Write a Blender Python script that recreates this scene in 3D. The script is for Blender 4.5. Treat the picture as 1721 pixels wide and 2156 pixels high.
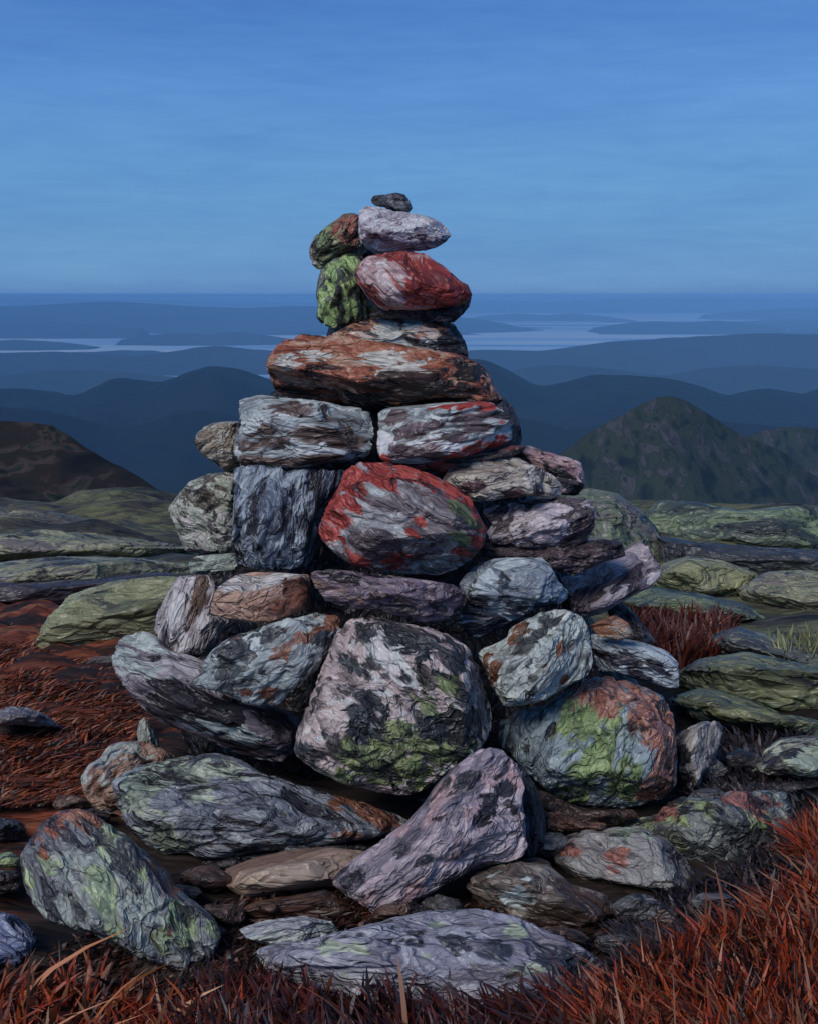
import bpy, bmesh, math, random
import numpy as np
from mathutils import Vector
for o in list(bpy.data.objects): bpy.data.objects.remove(o)
SC = bpy.context.scene
COL = SC.collection
rad = math.radians
# ---------------------------------------------------------------- camera
CAMZ, TILT, VFOV = 1.6, 10.0, 45.0
cd = bpy.data.cameras.new('camera'); cam = bpy.data.objects.new('camera', cd); COL.objects.link(cam)
cam.location = (0, 0, CAMZ); cam.rotation_euler = (rad(90 - TILT), 0, 0)
cd.sensor_fit = 'VERTICAL'; cd.angle = rad(VFOV); cd.clip_start = 0.05; cd.clip_end = 300000
SC.camera = cam
# ---------------------------------------------------------------- world / sun
SUN_EL, SUN_AZ = 42.0, 212.0       # azimuth clockwise from +Y: from behind-left of the camera
w = bpy.data.worlds.new('World'); SC.world = w; w.use_nodes = True
nt = w.node_tree; nt.nodes.clear()
def N(t, typ, **kw):
    n = t.nodes.new(typ)
    for k, v in kw.items(): setattr(n, k, v)
    return n
def L(t, a, b): t.links.new(a, b)
def math_n(t, op, a, b=None, c=None, clamp=False):
    n = N(t, 'ShaderNodeMath', operation=op); n.use_clamp = clamp
    for i, v in enumerate((a, b, c)):
        if v is None: continue
        if isinstance(v, (int, float)): n.inputs[i].default_value = v
        else: L(t, v, n.inputs[i])
    return n.outputs[0]
def mixc(t, fac, a, b, blend='MIX'):
    n = N(t, 'ShaderNodeMix', data_type='RGBA', blend_type=blend)
    for s, v in ((n.inputs[0], fac), (n.inputs[6], a), (n.inputs[7], b)):
        if isinstance(v, (int, float)): s.default_value = v
        elif isinstance(v, tuple): s.default_value = (*v[:3], 1)
        else: L(t, v, s)
    return n.outputs[2]
sky = N(nt, 'ShaderNodeTexSky'); sky.sky_type = 'NISHITA'; sky.sun_disc = False
sky.sun_elevation = rad(SUN_EL); sky.sun_rotation = rad(SUN_AZ)
sky.altitude = 1200; sky.air_density = 1.0; sky.dust_density = 0.0; sky.ozone_density = 3.0
SKY_TINT = (0.62, 0.86, 1.12)
tc = N(nt, 'ShaderNodeTexCoord')
mp = N(nt, 'ShaderNodeMapping'); mp.inputs['Scale'].default_value = (1.6, 1.6, 13.0); L(nt, tc.outputs['Generated'], mp.inputs[0])
ns = N(nt, 'ShaderNodeTexNoise'); ns.inputs['Scale'].default_value = 1.6; ns.inputs['Detail'].default_value = 8; ns.inputs['Distortion'].default_value = .5; ns.inputs['Roughness'].default_value = .62
L(nt, mp.outputs[0], ns.inputs['Vector'])
f = math_n(nt, 'MULTIPLY_ADD', ns.outputs[0], 2.2, -0.6, clamp=True)
n2 = N(nt, 'ShaderNodeTexNoise'); n2.inputs['Scale'].default_value = 9; n2.inputs['Detail'].default_value = 6; n2.inputs['Distortion'].default_value = 1.0; L(nt, mp.outputs[0], n2.inputs['Vector'])
f = math_n(nt, 'MULTIPLY_ADD', math_n(nt, 'SUBTRACT', n2.outputs[0], .5), .9, f, clamp=True)
streak = mixc(nt, f, (0.88, 0.92, 0.98), (1.18, 1.17, 1.09))
c1 = mixc(nt, 1.0, sky.outputs[0], SKY_TINT, 'MULTIPLY')
sp = N(nt, 'ShaderNodeSeparateXYZ'); L(nt, tc.outputs['Generated'], sp.inputs[0])
SKYC = [(0.0, (68, 114, 178)), (.012, (84, 132, 188)), (.05, (90, 139, 192)), (.10, (92, 144, 198)), (.15, (86, 137, 200)), (.21, (70, 120, 190)), (.5, (60, 104, 176))]
rp = N(nt, 'ShaderNodeValToRGB'); el = rp.color_ramp.elements
for i, (pz, cc) in enumerate(SKYC):
    e_ = el[i] if i < 2 else el.new(pz)
    e_.position = pz; e_.color = tuple((x / 255 / 12.92 if x < 11 else ((x / 255 + .055) / 1.055) ** 2.4) for x in cc) + (1,)
L(nt, sp.outputs[2], rp.inputs[0])
rs10 = mixc(nt, 1.0, rp.outputs[0], (10., 10., 10.), 'MULTIPLY')
fz = math_n(nt, 'MULTIPLY_ADD', sp.outputs[2], -2.2, 1.25, clamp=True); fz = math_n(nt, 'MULTIPLY', fz, .9)
c1 = mixc(nt, fz, c1, rs10)
c2 = mixc(nt, 1.0, c1, streak, 'MULTIPLY')
bg = N(nt, 'ShaderNodeBackground'); bg.inputs[1].default_value = 0.10
L(nt, c2, bg.inputs[0]); wo = N(nt, 'ShaderNodeOutputWorld'); L(nt, bg.outputs[0], wo.inputs[0])
sd = bpy.data.lights.new('sun', 'SUN'); sun = bpy.data.objects.new('sun', sd); COL.objects.link(sun)
sd.energy = 2.2; sd.angle = rad(24); sd.color = (1.0, 0.93, 0.86)
d = Vector((math.sin(rad(SUN_AZ)) * math.cos(rad(SUN_EL)), math.cos(rad(SUN_AZ)) * math.cos(rad(SUN_EL)), math.sin(rad(SUN_EL))))
sun.rotation_euler = d.to_track_quat('Z', 'Y').to_euler()
SC.view_settings.view_transform = 'Standard'; SC.view_settings.look = 'None'
SC.view_settings.exposure = 0.0; SC.view_settings.gamma = 1.0
SC.cycles.max_bounces = 4; SC.cycles.diffuse_bounces = 2; SC.cycles.glossy_bounces = 2
SC.cycles.volume_bounces = 0; SC.cycles.transparent_max_bounces = 4
# ---------------------------------------------------------------- helpers
FP = 1077.5 / math.tan(rad(VFOV / 2))
ct, st_ = math.cos(rad(TILT)), math.sin(rad(TILT))
def ray(x, y):
    """direction (with y component 1) of a photo point measured on a 1721 x 2155 copy of the photo"""
    cx, cy = (x - 860.5) / FP, (1077.5 - y) / FP
    dx, dy, dz = cx, ct + cy * st_, -st_ + cy * ct
    return dx / dy, dz / dy
def at(x, y, Y):
    a, b = ray(x, y); return Vector((a * Y, Y, CAMZ + b * Y))
CROP = {0: (0, 0, 1), 1: (344.2, 344.2, .4), 2: (688.4, 344.2, .4), 3: (275.4, 894.9, .4), 4: (826.1, 894.9, .4),
        5: (0, 1467, .4), 6: (516.3, 1467, .4), 7: (1032.6, 1467, .4)}
def cv(c, pts):
    ox, oy, s = CROP[c]; return [(ox + p[0] * s, oy + p[1] * s) + tuple(q * s for q in p[2:]) for p in pts]
def s2l(v):
    v /= 255.0
    return v / 12.92 if v <= .04045 else ((v + .055) / 1.055) ** 2.4
KR, KG, KB = 1.92, 1.84, 1.62       # paint colour seen -> surface albedo under this light
def alb(c, k=1.0):
    r, g, b = s2l(c[0]), s2l(c[1]), s2l(c[2]); y = .3 * r + .6 * g + .1 * b; ch = max(r, g, b) - min(r, g, b)
    k = k * (1 - min(.35, 1.6 * ch)); q = .17
    r, g, b = r + (y - r) * q, g + (y - g) * q, b + (y - b) * q
    return (min(.6, r * KR * k), min(.6, g * KG * k), min(.6, b * KB * k), 1)
rs = np.random.RandomState(7)
GP = rs.randint(0, 256, 512); GV = rs.normal(size=(256, 3)); GV /= np.linalg.norm(GV, axis=1)[:, None]
def noise3(p):
    i = np.floor(p).astype(np.int64); f = p - i; u = f * f * f * (f * (f * 6 - 15) + 10)
    r = np.zeros(len(p))
    for dx in (0, 1):
        for dy in (0, 1):
            for dz in (0, 1):
                h = GP[(GP[(GP[(i[:, 0] + dx) & 255] + i[:, 1] + dy) & 255] + i[:, 2] + dz) & 255]
                g = (GV[h] * (f - (dx, dy, dz))).sum(1)
                wt = (u[:, 0] if dx else 1 - u[:, 0]) * (u[:, 1] if dy else 1 - u[:, 1]) * (u[:, 2] if dz else 1 - u[:, 2])
                r += g * wt
    return r * 1.6
def fbm(p, o=4, g=.5):
    r, a = np.zeros(len(p)), 1.0
    for k in range(o): r += a * noise3(p * 2 ** k + 17.3 * k); a *= g
    return r
def grid_mesh(name, P, nu, nv, attrs=None):
    """P: (nu*nv,3) points, u fastest"""
    me = bpy.data.meshes.new(name)
    i = np.arange(nu - 1)[None, :] + np.arange(nv - 1)[:, None] * nu
    F = np.stack([i, i + 1, i + 1 + nu, i + nu], -1).reshape(-1, 4)
    me.vertices.add(len(P)); me.vertices.foreach_set('co', P.astype(np.float32).ravel())
    me.loops.add(F.size); me.loops.foreach_set('vertex_index', F.ravel().astype(np.int32))
    me.polygons.add(len(F)); me.polygons.foreach_set('loop_start', np.arange(0, F.size, 4, dtype=np.int32))
    me.update(calc_edges=True); me.polygons.foreach_set('use_smooth', np.ones(len(F), bool))
    for k, v in (attrs or {}).items():
        a = me.attributes.new(k, 'FLOAT', 'POINT'); a.data.foreach_set('value', v.astype(np.float32))
    return me
def link(name, me, mat, label=None, cat=None, group=None, kind=None):
    o = bpy.data.objects.new(name, me); COL.objects.link(o)
    if mat: me.materials.append(mat)
    if label: o['label'] = label
    if cat: o['category'] = cat
    if group: o['group'] = group
    if kind: o['kind'] = kind
    return o
# ---------------------------------------------------------------- materials
def ramp(t, fac, cols, interp='LINEAR', k=1.0, lo=0.0, hi=1.0, raw=False):
    r = N(t, 'ShaderNodeValToRGB'); e = r.color_ramp.elements; r.color_ramp.interpolation = interp
    n = len(cols)
    for i, c in enumerate(cols):
        p = lo + (hi - lo) * i / (n - 1)
        if i < 2: el = e[i]; el.position = p
        else: el = e.new(p)
        el.color = tuple(min(.7, s2l(x) * 1.6 * k) for x in c) + (1,) if raw else alb(c, k)
    L(t, fac, r.inputs[0]); return r.outputs[0]
def attr(t, name):
    a = N(t, 'ShaderNodeAttribute'); a.attribute_name = name; return a.outputs['Fac']
def knife_paint(name, pal, p1=None, p2=None, ang=0, stretch=1.8, cell=26, pits=.35, pitcol=(24, 22, 28), bump=1.0, rough=.4, coh=.38, k=1.0, seed=0, mn=2.1):
    """rock / moss surface: warped stretched flakes of colour, pits and up to two masks for lichen and other patches"""
    m = bpy.data.materials.new(name); m.use_nodes = True; t = m.node_tree; t.nodes.clear()
    out = N(t, 'ShaderNodeOutputMaterial'); b = N(t, 'ShaderNodeBsdfPrincipled'); L(t, b.outputs[0], out.inputs[0])
    tc = N(t, 'ShaderNodeTexCoord'); vr = N(t, 'ShaderNodeVectorRotate', rotation_type='Y_AXIS'); vr.inputs['Angle'].default_value = rad(ang)
    off = N(t, 'ShaderNodeVectorMath', operation='ADD'); off.inputs[1].default_value = (seed * 3.17, seed * 1.31, seed * 2.43)
    L(t, tc.outputs['Object'], vr.inputs['Vector']); L(t, vr.outputs[0], off.inputs[0])
    mp = N(t, 'ShaderNodeMapping'); mp.inputs['Scale'].default_value = (1 / stretch, 1, 1); L(t, off.outputs[0], mp.inputs[0])
    P = mp.outputs[0]
    wn = N(t, 'ShaderNodeTexNoise'); wn.inputs['Scale'].default_value = cell * .34; wn.inputs['Detail'].default_value = 3; L(t, P, wn.inputs['Vector'])
    ws = N(t, 'ShaderNodeVectorMath', operation='SUBTRACT'); ws.inputs[1].default_value = (.5, .5, .5); L(t, wn.outputs['Color'], ws.inputs[0])
    wm = N(t, 'ShaderNodeVectorMath', operation='SCALE'); wm.inputs['Scale'].default_value = 3.4 / cell; L(t, ws.outputs[0], wm.inputs[0])
    wa = N(t, 'ShaderNodeVectorMath', operation='ADD'); L(t, wm.outputs[0], wa.inputs[0]); L(t, P, wa.inputs[1]); W = wa.outputs[0]
    def vor(scale, feat='F1'):
        v = N(t, 'ShaderNodeTexVoronoi', feature=feat); v.inputs['Scale'].default_value = scale; L(t, W, v.inputs['Vector']); return v
    v1, v2 = vor(cell), vor(cell * 2.1)
    def red(c):
        s = N(t, 'ShaderNodeSeparateColor'); L(t, c, s.inputs[0]); return s.outputs
    r1, r2 = red(v1.outputs['Color']), red(v2.outputs['Color'])
    def noi(scale, det=3, dist=0., vec=None, ro=.55):
        n = N(t, 'ShaderNodeTexNoise'); n.inputs['Scale'].default_value = scale; n.inputs['Detail'].default_value = det
        n.inputs['Distortion'].default_value = dist; n.inputs['Roughness'].default_value = ro; L(t, vec or W, n.inputs['Vector']); return n.outputs[0]
    low = math_n(t, 'MULTIPLY_ADD', noi(cell * .22, 2), 2.6, -.8, clamp=True)
    sw = math_n(t, 'MULTIPLY_ADD', noi(cell * .8, 4, 1.2), 2.4, -.7, clamp=True)
    a = math_n(t, 'MULTIPLY', low, coh)
    a = math_n(t, 'MULTIPLY_ADD', r1[0], (1 - coh) * .45, a)
    a = math_n(t, 'MULTIPLY_ADD', r2[0], (1 - coh) * .25, a)
    val = math_n(t, 'MULTIPLY_ADD', sw, (1 - coh) * .30, a)
    val = math_n(t, 'MULTIPLY_ADD', math_n(t, 'SUBTRACT', val, .45), 1.65, .5, clamp=True)
    col = ramp(t, val, pal, k=k, lo=.12, hi=.88)
    for an, pp in (('mask_a', p1), ('mask_b', p2)):
        if not pp: continue
        q = math_n(t, 'MULTIPLY_ADD', math_n(t, 'SUBTRACT', noi(cell * .42, 4, 1.0), .5), mn if an == 'mask_a' else mn * .7, attr(t, an))
        q = math_n(t, 'MULTIPLY_ADD', math_n(t, 'SUBTRACT', r1[1], .5), .25 * mn, q)
        q = math_n(t, 'MULTIPLY_ADD', math_n(t, 'SUBTRACT', r2[2], .5), .3, q)
        q = math_n(t, 'MULTIPLY_ADD', math_n(t, 'SUBTRACT', q, .5), 9.0, .5, clamp=True)
        v = math_n(t, 'ADD', math_n(t, 'MULTIPLY', r2[1], .5), math_n(t, 'MULTIPLY', sw, .5))
        col = mixc(t, q, col, ramp(t, v, pp, k=k, lo=.15, hi=.85))
    if pits > 0:
        pn = noi(cell * .62, 3, .5)
        q = math_n(t, 'MULTIPLY_ADD', math_n(t, 'SUBTRACT', pits * .27 + .312, pn), 18, .5, clamp=True)
        # dark blotches in the pits that the bump sinks below
        col = mixc(t, math_n(t, 'MULTIPLY', q, .9), col, alb(pitcol, k))
    L(t, col, b.inputs['Base Color'])
    b.inputs['Roughness'].default_value = rough; b.inputs['Specular IOR Level'].default_value = .45
    dome = math_n(t, 'SUBTRACT', 1.0, v1.outputs['Distance']); dome2 = math_n(t, 'SUBTRACT', 1.0, v2.outputs['Distance'])
    rid = math_n(t, 'ABSOLUTE', math_n(t, 'SUBTRACT', noi(cell * .8, 3, 1.0), .5))
    h = math_n(t, 'MULTIPLY', dome, .8); h = math_n(t, 'MULTIPLY_ADD', dome2, .35, h)
    h = math_n(t, 'MULTIPLY_ADD', math_n(t, 'MINIMUM', rid, .12), -2.2, h)
    ve = vor(cell * 1.3, 'DISTANCE_TO_EDGE'); edge = math_n(t, 'SUBTRACT', 1.0, math_n(t, 'MULTIPLY', ve.outputs['Distance'], 9.0), clamp=True)
    h = math_n(t, 'MULTIPLY_ADD', edge, math_n(t, 'MULTIPLY', low, .45), h)
    if pits > 0: h = math_n(t, 'MULTIPLY_ADD', q, -.35, h)
    h = math_n(t, 'MULTIPLY_ADD', noi(cell * 5, 2), .16, h)
    bp = N(t, 'ShaderNodeBump'); bp.inputs['Strength'].default_value = .9; bp.inputs['Distance'].default_value = .42 / cell * bump
    L(t, h, bp.inputs['Height']); L(t, bp.outputs[0], b.inputs['Normal'])
    return m
# ---------------------------------------------------------------- rock builder
TPL = {}
def sphere_tpl(n):
    if n not in TPL:
        bm = bmesh.new(); bmesh.ops.create_icosphere(bm, subdivisions=n, radius=1.0); me = bpy.data.meshes.new('t'); bm.to_mesh(me); bm.free()
        me.polygons.foreach_set('use_smooth', np.ones(len(me.polygons), bool))
        co = np.zeros(len(me.vertices) * 3, np.float32); me.vertices.foreach_get('co', co); TPL[n] = (me, co.reshape(-1, 3).astype(float))
    return TPL[n]
def poly_radius(pts, nth=720):
    th = np.linspace(0, 2 * math.pi, nth, endpoint=False); R = np.zeros(nth)
    for k in range(len(pts)):
        a, b = pts[k], pts[(k + 1) % len(pts)]
        e = b - a; dx, dy = np.cos(th), np.sin(th)
        den = dx * e[1] - dy * e[0]; den = np.where(abs(den) < 1e-9, 1e-9, den)
        tt = (a[0] * e[1] - a[1] * e[0]) / den; uu = (a[0] * dy - a[1] * dx) / den
        ok = (tt > 0) & (uu >= -1e-6) & (uu <= 1 + 1e-6); R = np.where(ok & (tt > R), tt, R)
    return R
def smooth_c(R, s):
    n = len(R); k = np.exp(-.5 * (np.minimum(np.arange(n), n - np.arange(n)) / s) ** 2); k /= k.sum()
    return np.real(np.fft.ifft(np.fft.fft(R) * np.fft.fft(k)))
HW = [(400, 60), (450, 80), (600, 150), (750, 215), (900, 330), (1100, 430), (1300, 530), (1500, 590), (1700, 620), (2200, 640)]
def front_of(x, y):
    hw = np.interp(y, [a for a, b in HW], [b for a, b in HW]); R = hw / FP * 4.2; dx = (x - 830) / FP * 4.2
    return 4.45 - .8 * math.sqrt(max(R * R - min(abs(dx), .93 * R) ** 2, 0))
ROCKS = []
def rock(name, label, crop, pts, pal, cat='stone', group='stones stacked in the cairn', Y=None, dy=0., D=None, box=2.6, cuts=5, rough_amp=1.0,
         seed=None, m1=None, m2=None, p1=None, p2=None, ang=None, stretch=1.8, sub=None, keep=None, planes=(), sq=1., **mk):
    mk.setdefault('bump', (.55, .8, 1.0, 1.15)[len(ROCKS) % 4])
    """one stone: the outline on the picture gets its own distance Y, thickness D, facets and relief"""
    P = cv(crop, pts); seed = len(ROCKS) + 1 if seed is None else seed; rng = np.random.RandomState(seed * 13 + 5)
    px = np.array([p[:2] for p in P]); cxy = (px.min(0) + px.max(0)) / 2; ext = px.max(0) - px.min(0)
    size = math.sqrt(ext[0] * ext[1]) / FP
    if Y is None:
        fy = front_of(*cxy) + dy; dd = D if D else .40 * size * fy; Y = fy + dd
    else: dd = D if D else .40 * size * Y
    C0 = np.array(at(*cxy, Y)); fw = C0 - np.array([0, 0, CAMZ]); fw /= np.linalg.norm(fw)
    rt_ = np.array([fw[1], -fw[0], 0]); rt_ /= np.linalg.norm(rt_); up_ = np.cross(rt_, fw)
    def pl(x, y):
        dv = np.array([ray(x, y)[0], 1.0, ray(x, y)[1]]); o0 = np.array([0, 0, CAMZ]); s = (C0 - o0) @ fw / (dv @ fw); v = o0 + dv * s - C0
        return np.array([v @ rt_, v @ up_])
    # centroid of area
    q = np.array([pl(a, b) for a, b in px]); q2 = np.roll(q, -1, 0); cr = q[:, 0] * q2[:, 1] - q2[:, 0] * q[:, 1]; A = cr.sum() / 2
    c = ((q + q2) * cr[:, None]).sum(0) / (6 * A)
    q = q - c
    # resample edges, principal axes
    dens = np.concatenate([q + (np.roll(q, -1, 0) - q) * f for f in np.linspace(0, 1, 12, endpoint=False)])
    ev, V = np.linalg.eigh(np.cov(dens.T)); ax = V[:, 1] if V[0, 1] > 0 else -V[:, 1]; az = np.array([-ax[1], ax[0]])
    a, b = np.abs(dens @ ax).max(), np.abs(dens @ az).max()
    qn = np.stack([q @ ax / a, q @ az / b], 1)
    R = poly_radius(qn); Rs = smooth_c(R, 3); Rss = smooth_c(R, 40)
    n = sub or (7 if max(ext) > 95 else 6 if max(ext) > 40 else 5)
    tme, u = sphere_tpl(n)
    h = np.hypot(u[:, 0], u[:, 2]); th = (np.arctan2(u[:, 2], u[:, 0]) % (2 * math.pi)) / (2 * math.pi) * 720
    xi = np.arange(721); ra = np.interp(th, xi, np.append(Rs, Rs[0])); rb = np.interp(th, xi, np.append(Rss, Rss[0]))
    rr = rb + (ra - rb) * np.clip(h, 0, 1) ** 2.2
    rho = 1 / (h ** box + np.abs(u[:, 1]) ** box) ** (1 / box)
    lx, lz, ly = u[:, 0] * rho * rr, u[:, 2] * rho * rr, u[:, 1] * rho
    Q = np.stack([lx, ly, lz], 1)
    pls = [np.append(np.array(p[:3]) / np.linalg.norm(p[:3]), p[3]) for p in planes]
    for k in range(cuts):
        v = rng.normal(size=3); v[1] = -abs(v[1]) - .35; v /= np.linalg.norm(v); pls.append(np.append(v, rng.uniform(.62, .86)))
    for k in range(3):
        v = rng.normal(size=3); v[1] = abs(v[1]) + .35; v /= np.linalg.norm(v); pls.append(np.append(v, rng.uniform(.65, .85)))
    for v in pls:
        s = Q @ v[:3] - v[3]; s = np.where(s > .06, s - .03, np.where(s > 0, s * s / .12, 0)); Q -= v[:3] * (s * .92)[:, None]
    sz = math.sqrt(a * b)
    X = Q[:, 0] * a; Z = Q[:, 2] * b
    co = np.stack([X * ax[0] + Z * az[0], Q[:, 1] * dd, X * ax[1] + Z * az[1]], 1)
    me = tme.copy(); me.name = name; me.vertices.foreach_set('co', co.astype(np.float32).ravel()); me.update()
    nr = np.zeros(len(co) * 3, np.float32); me.vertices.foreach_get('normal', nr); nr = nr.reshape(-1, 3)
    sa = rad(ang) if ang is not None else math.atan2(ax[1], ax[0])
    sx = co[:, 0] * math.cos(sa) + co[:, 2] * math.sin(sa); szz = -co[:, 0] * math.sin(sa) + co[:, 2] * math.cos(sa)
    T = np.stack([sx / stretch, co[:, 1], szz], 1) + seed * 7.7
    wq = np.stack([noise3(T * 7 + 3), noise3(T * 7 + 40), noise3(T * 7 + 80)], 1) * .035
    Tw = T + wq
    am = rough_amp
    dsp = .085 * sz * am * fbm(T * (1.1 / sz), 3)
    dsp += .011 * am * fbm(Tw * 11, 2) - .009 * am * np.clip(.16 - np.abs(noise3(Tw * 11 + 5)), 0, .16) / .16
    if n >= 6: dsp += .0042 * am * fbm(Tw * 40, 1) - .003 * am * np.clip(.12 - np.abs(noise3(Tw * 34 + 9)), 0, .12) / .12
    co = co + nr * dsp[:, None]
    me.vertices.foreach_set('co', co.astype(np.float32).ravel()); me.update()
    xp = (co[:, 0] * ax[0] + co[:, 2] * ax[1]) / a; zp = (co[:, 0] * az[0] + co[:, 2] * az[1]) / b
    rp_ = np.hypot(xp, zp) * .975; tb = (np.arctan2(zp, xp) % (2 * math.pi)) / (2 * math.pi); nb = 120
    ib = np.minimum((tb * nb).astype(int), nb - 1); mx_ = np.zeros(nb); np.maximum.at(mx_, ib, rp_)
    tg = Rs.reshape(nb, -1).mean(1); rt = np.clip(tg / np.maximum(mx_, 1e-3), .7, 1.9); rt = smooth_c(rt, .9)
    rt = np.interp(tb * nb, np.arange(-1, nb + 2) + .5 - 0, np.concatenate([[rt[-1]], rt, rt[:2]]))
    wgt = np.clip(rp_ / np.interp(tb * 720, xi, np.append(Rs, Rs[0])), 0, 1); f_ = (1 + (rt - 1) * wgt ** .7)[:, None]
    co = np.stack([xp * a * ax[0] + zp * b * az[0], co[:, 1], xp * a * ax[1] + zp * b * az[1]], 1) * np.concatenate([f_, np.ones_like(f_), f_], 1)
    me.vertices.foreach_set('co', co.astype(np.float32).ravel()); me.update()
    loc = C0 + rt_ * c[0] + up_ * c[1]
    for an, ms in (('mask_a', m1), ('mask_b', m2)):
        if not ms: continue
        val = np.zeros(len(co)); 
        for (mx, my, mr) in cv(crop, ms):
            wp = pl(mx, my) - c; r = mr / FP * Y
            gx, gz = co[:, 0] - wp[0], co[:, 2] - wp[1]; al_, cr_ = gx * math.cos(sa) + gz * math.sin(sa), -gx * math.sin(sa) + gz * math.cos(sa); sf = stretch ** .38
            dist = np.sqrt((al_ / sf) ** 2 + (cr_ * sf ** .7) ** 2 + (np.maximum(co[:, 1] + dd * .2, 0) * .7) ** 2)
            val = np.maximum(val, np.clip(1.0 - .5 * dist / (r * 1.12), 0, 1))
        aa = me.attributes.new(an, 'FLOAT', 'POINT'); aa.data.foreach_set('value', val.astype(np.float32))
    mat = knife_paint(name + '_surface', pal, p1 if m1 else None, p2 if m2 else None, ang=math.degrees(sa), stretch=stretch, seed=seed, **mk)
    o = link(name, me, mat, label, cat, group); o.location = loc
    from mathutils import Matrix
    o.rotation_euler = Matrix((rt_, fw, up_)).transposed().to_euler()
    ROCKS.append(o); return o
# ---------------------------------------------------------------- palettes (colours of the painted stones)
BLUEGREY = [(34, 34, 42), (64, 68, 80), (88, 96, 108), (112, 122, 132), (136, 147, 155), (158, 168, 174)]
SILVER = [(40, 40, 46), (84, 92, 102), (112, 122, 130), (134, 144, 152), (150, 160, 168), (168, 176, 182)]
LILAC = [(46, 42, 50), (84, 78, 90), (112, 104, 118), (132, 124, 138), (148, 142, 156), (168, 164, 178)]
PURPLE = [(26, 24, 32), (52, 48, 60), (76, 70, 84), (98, 90, 106), (120, 112, 126), (140, 134, 146)]
INK = [(20, 20, 28), (32, 36, 48), (50, 58, 76), (74, 86, 106), (104, 118, 138), (134, 148, 166)]
BROWN = [(26, 20, 20), (52, 34, 28), (92, 54, 38), (126, 76, 56), (150, 104, 84), (160, 150, 146)]
RUST = [(40, 24, 22), (78, 44, 34), (110, 62, 46), (132, 80, 62), (150, 102, 86)]
RED = [(84, 26, 28), (128, 42, 40), (150, 56, 50), (160, 84, 80), (168, 116, 116), (172, 136, 140)]
SCARLET = [(90, 24, 24), (140, 42, 38), (162, 52, 44), (176, 72, 60)]
MOSS = [(38, 44, 36), (62, 70, 50), (90, 100, 68), (116, 130, 84), (142, 156, 108)]
SAGE = [(40, 46, 44), (72, 82, 76), (98, 110, 100), (122, 134, 122), (146, 158, 144)]
TAUPE = [(44, 38, 38), (78, 70, 68), (104, 96, 92), (128, 118, 112), (150, 142, 136)]
PINK = [(70, 50, 56), (106, 78, 84), (136, 104, 110), (156, 126, 132), (166, 148, 154)]
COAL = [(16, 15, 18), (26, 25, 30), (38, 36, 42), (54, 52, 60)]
OLIVE = [(40, 44, 36), (62, 66, 50), (84, 90, 66), (102, 108, 78), (120, 124, 94)]
DEEP = [(26, 32, 34), (42, 52, 48), (58, 74, 62), (74, 92, 72), (92, 110, 84)]
# ---------------------------------------------------------------- terrain
VALLEY = -350.0
def gbase(Y):
    Y = np.asarray(Y, float)
    z = np.where(Y < 5, 0.0, -.1 * (Y - 5) * np.clip((Y - 5) / 1.5, 0, 1))
    z = np.where(Y > 16, -1.1 - .30 * (Y - 16) - .28 * np.clip(Y - 20, 0, 1e9), z)
    return np.maximum(z, VALLEY - 6)
def ground_Y(x, y):
    a, b = ray(x, y); lo = 1.5
    for Yv in np.arange(1.5, 40, .02):
        if CAMZ + b * Yv <= float(gbase(Yv)): return Yv
    return 40.
nu, nv = 300, 420
Yr = np.concatenate([np.linspace(-6, 1.4, 12), 1.6 * (20 / 1.6) ** np.linspace(0, 1, 290), 21 * (130000 / 21) ** np.linspace(0, 1, nv - 302)])
U = np.linspace(-1, 1, nu); U = np.sign(U) * abs(U) ** 1.25
halfw = np.where(Yr < 1.4, 6.0, 5.0 + .62 * Yr)
GX = (U[None, :] * halfw[:, None]).ravel(); GY = np.repeat(Yr, nu)
p = np.stack([GX, GY, np.zeros_like(GX)], 1)
near = np.clip((19 - GY) / 4, 0, 1)
z = gbase(GY)
sy = np.stack([GX * .55, GY * 1.3, np.zeros_like(GX)], 1)
z = z - .035 * np.clip((6 - GY) / 1, 0, 1) + near * (.035 * fbm(sy * .9 + 2, 3) + .018 * fbm(p * 3.1, 3) + np.clip((GY - 5) / 5, 0, 1) * .34 * fbm(sy * .62 + 9, 4))
z = z + near * np.clip(GX - 1.2, 0, 1.2) * .06 * np.clip((6 - GY) / 2, 0, 1)
fine = np.clip((9 - GY) / 3, 0, 1); z = z + fine * (.016 * fbm(sy * 9, 3) - .012 * np.clip(.2 - abs(noise3(sy * 7.)), 0, .2) / .2)
far = np.clip((GY - 60) / 300, 0, 1); z = z + far * 22 * fbm(p / 260, 4) * np.clip((3000 - GY) / 1500, 0, 1)
lump = np.clip((8.5 - GY) / 2, 0, 1) * np.clip((-GX - .3) / .5, 0, 1)
sy2 = np.stack([GX * 1.1 + .3 * fbm(p * 2, 2), GY * 3.0, np.zeros_like(GX)], 1)
z = z + lump * (.07 * fbm(sy2 * 1.6, 3) + .05 * (.3 - np.abs(noise3(sy2 * 2.3 + 4))))
p[:, 2] = z
def sstep(v, a, b): t = np.clip((v - a) / (b - a), 0, 1); return t * t * (3 - 2 * t)
left = sstep(-GX, .25, .75)
rust = np.maximum(left * sstep(8.0 - GY, 0, 1.0), .85 * sstep(GX, .9, 1.6) * sstep(3.6 - GY, 0, .6))
rust = rust * (1 - sstep(4.2 - GY, 0, .5) * sstep(GX, -1.25, -.85))
rust = np.maximum(rust, .8 * sstep(2.7 - GY, 0, .3))
green = sstep(GY, 5.0, 6.2) * (1 - rust)
wild = sstep(GY, 19, 60)
gm = bpy.data.materials.new('ground_surface'); gm.use_nodes = True; t = gm.node_tree; t.nodes.clear()
out = N(t, 'ShaderNodeOutputMaterial'); b = N(t, 'ShaderNodeBsdfPrincipled'); L(t, b.outputs[0], out.inputs[0])
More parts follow.
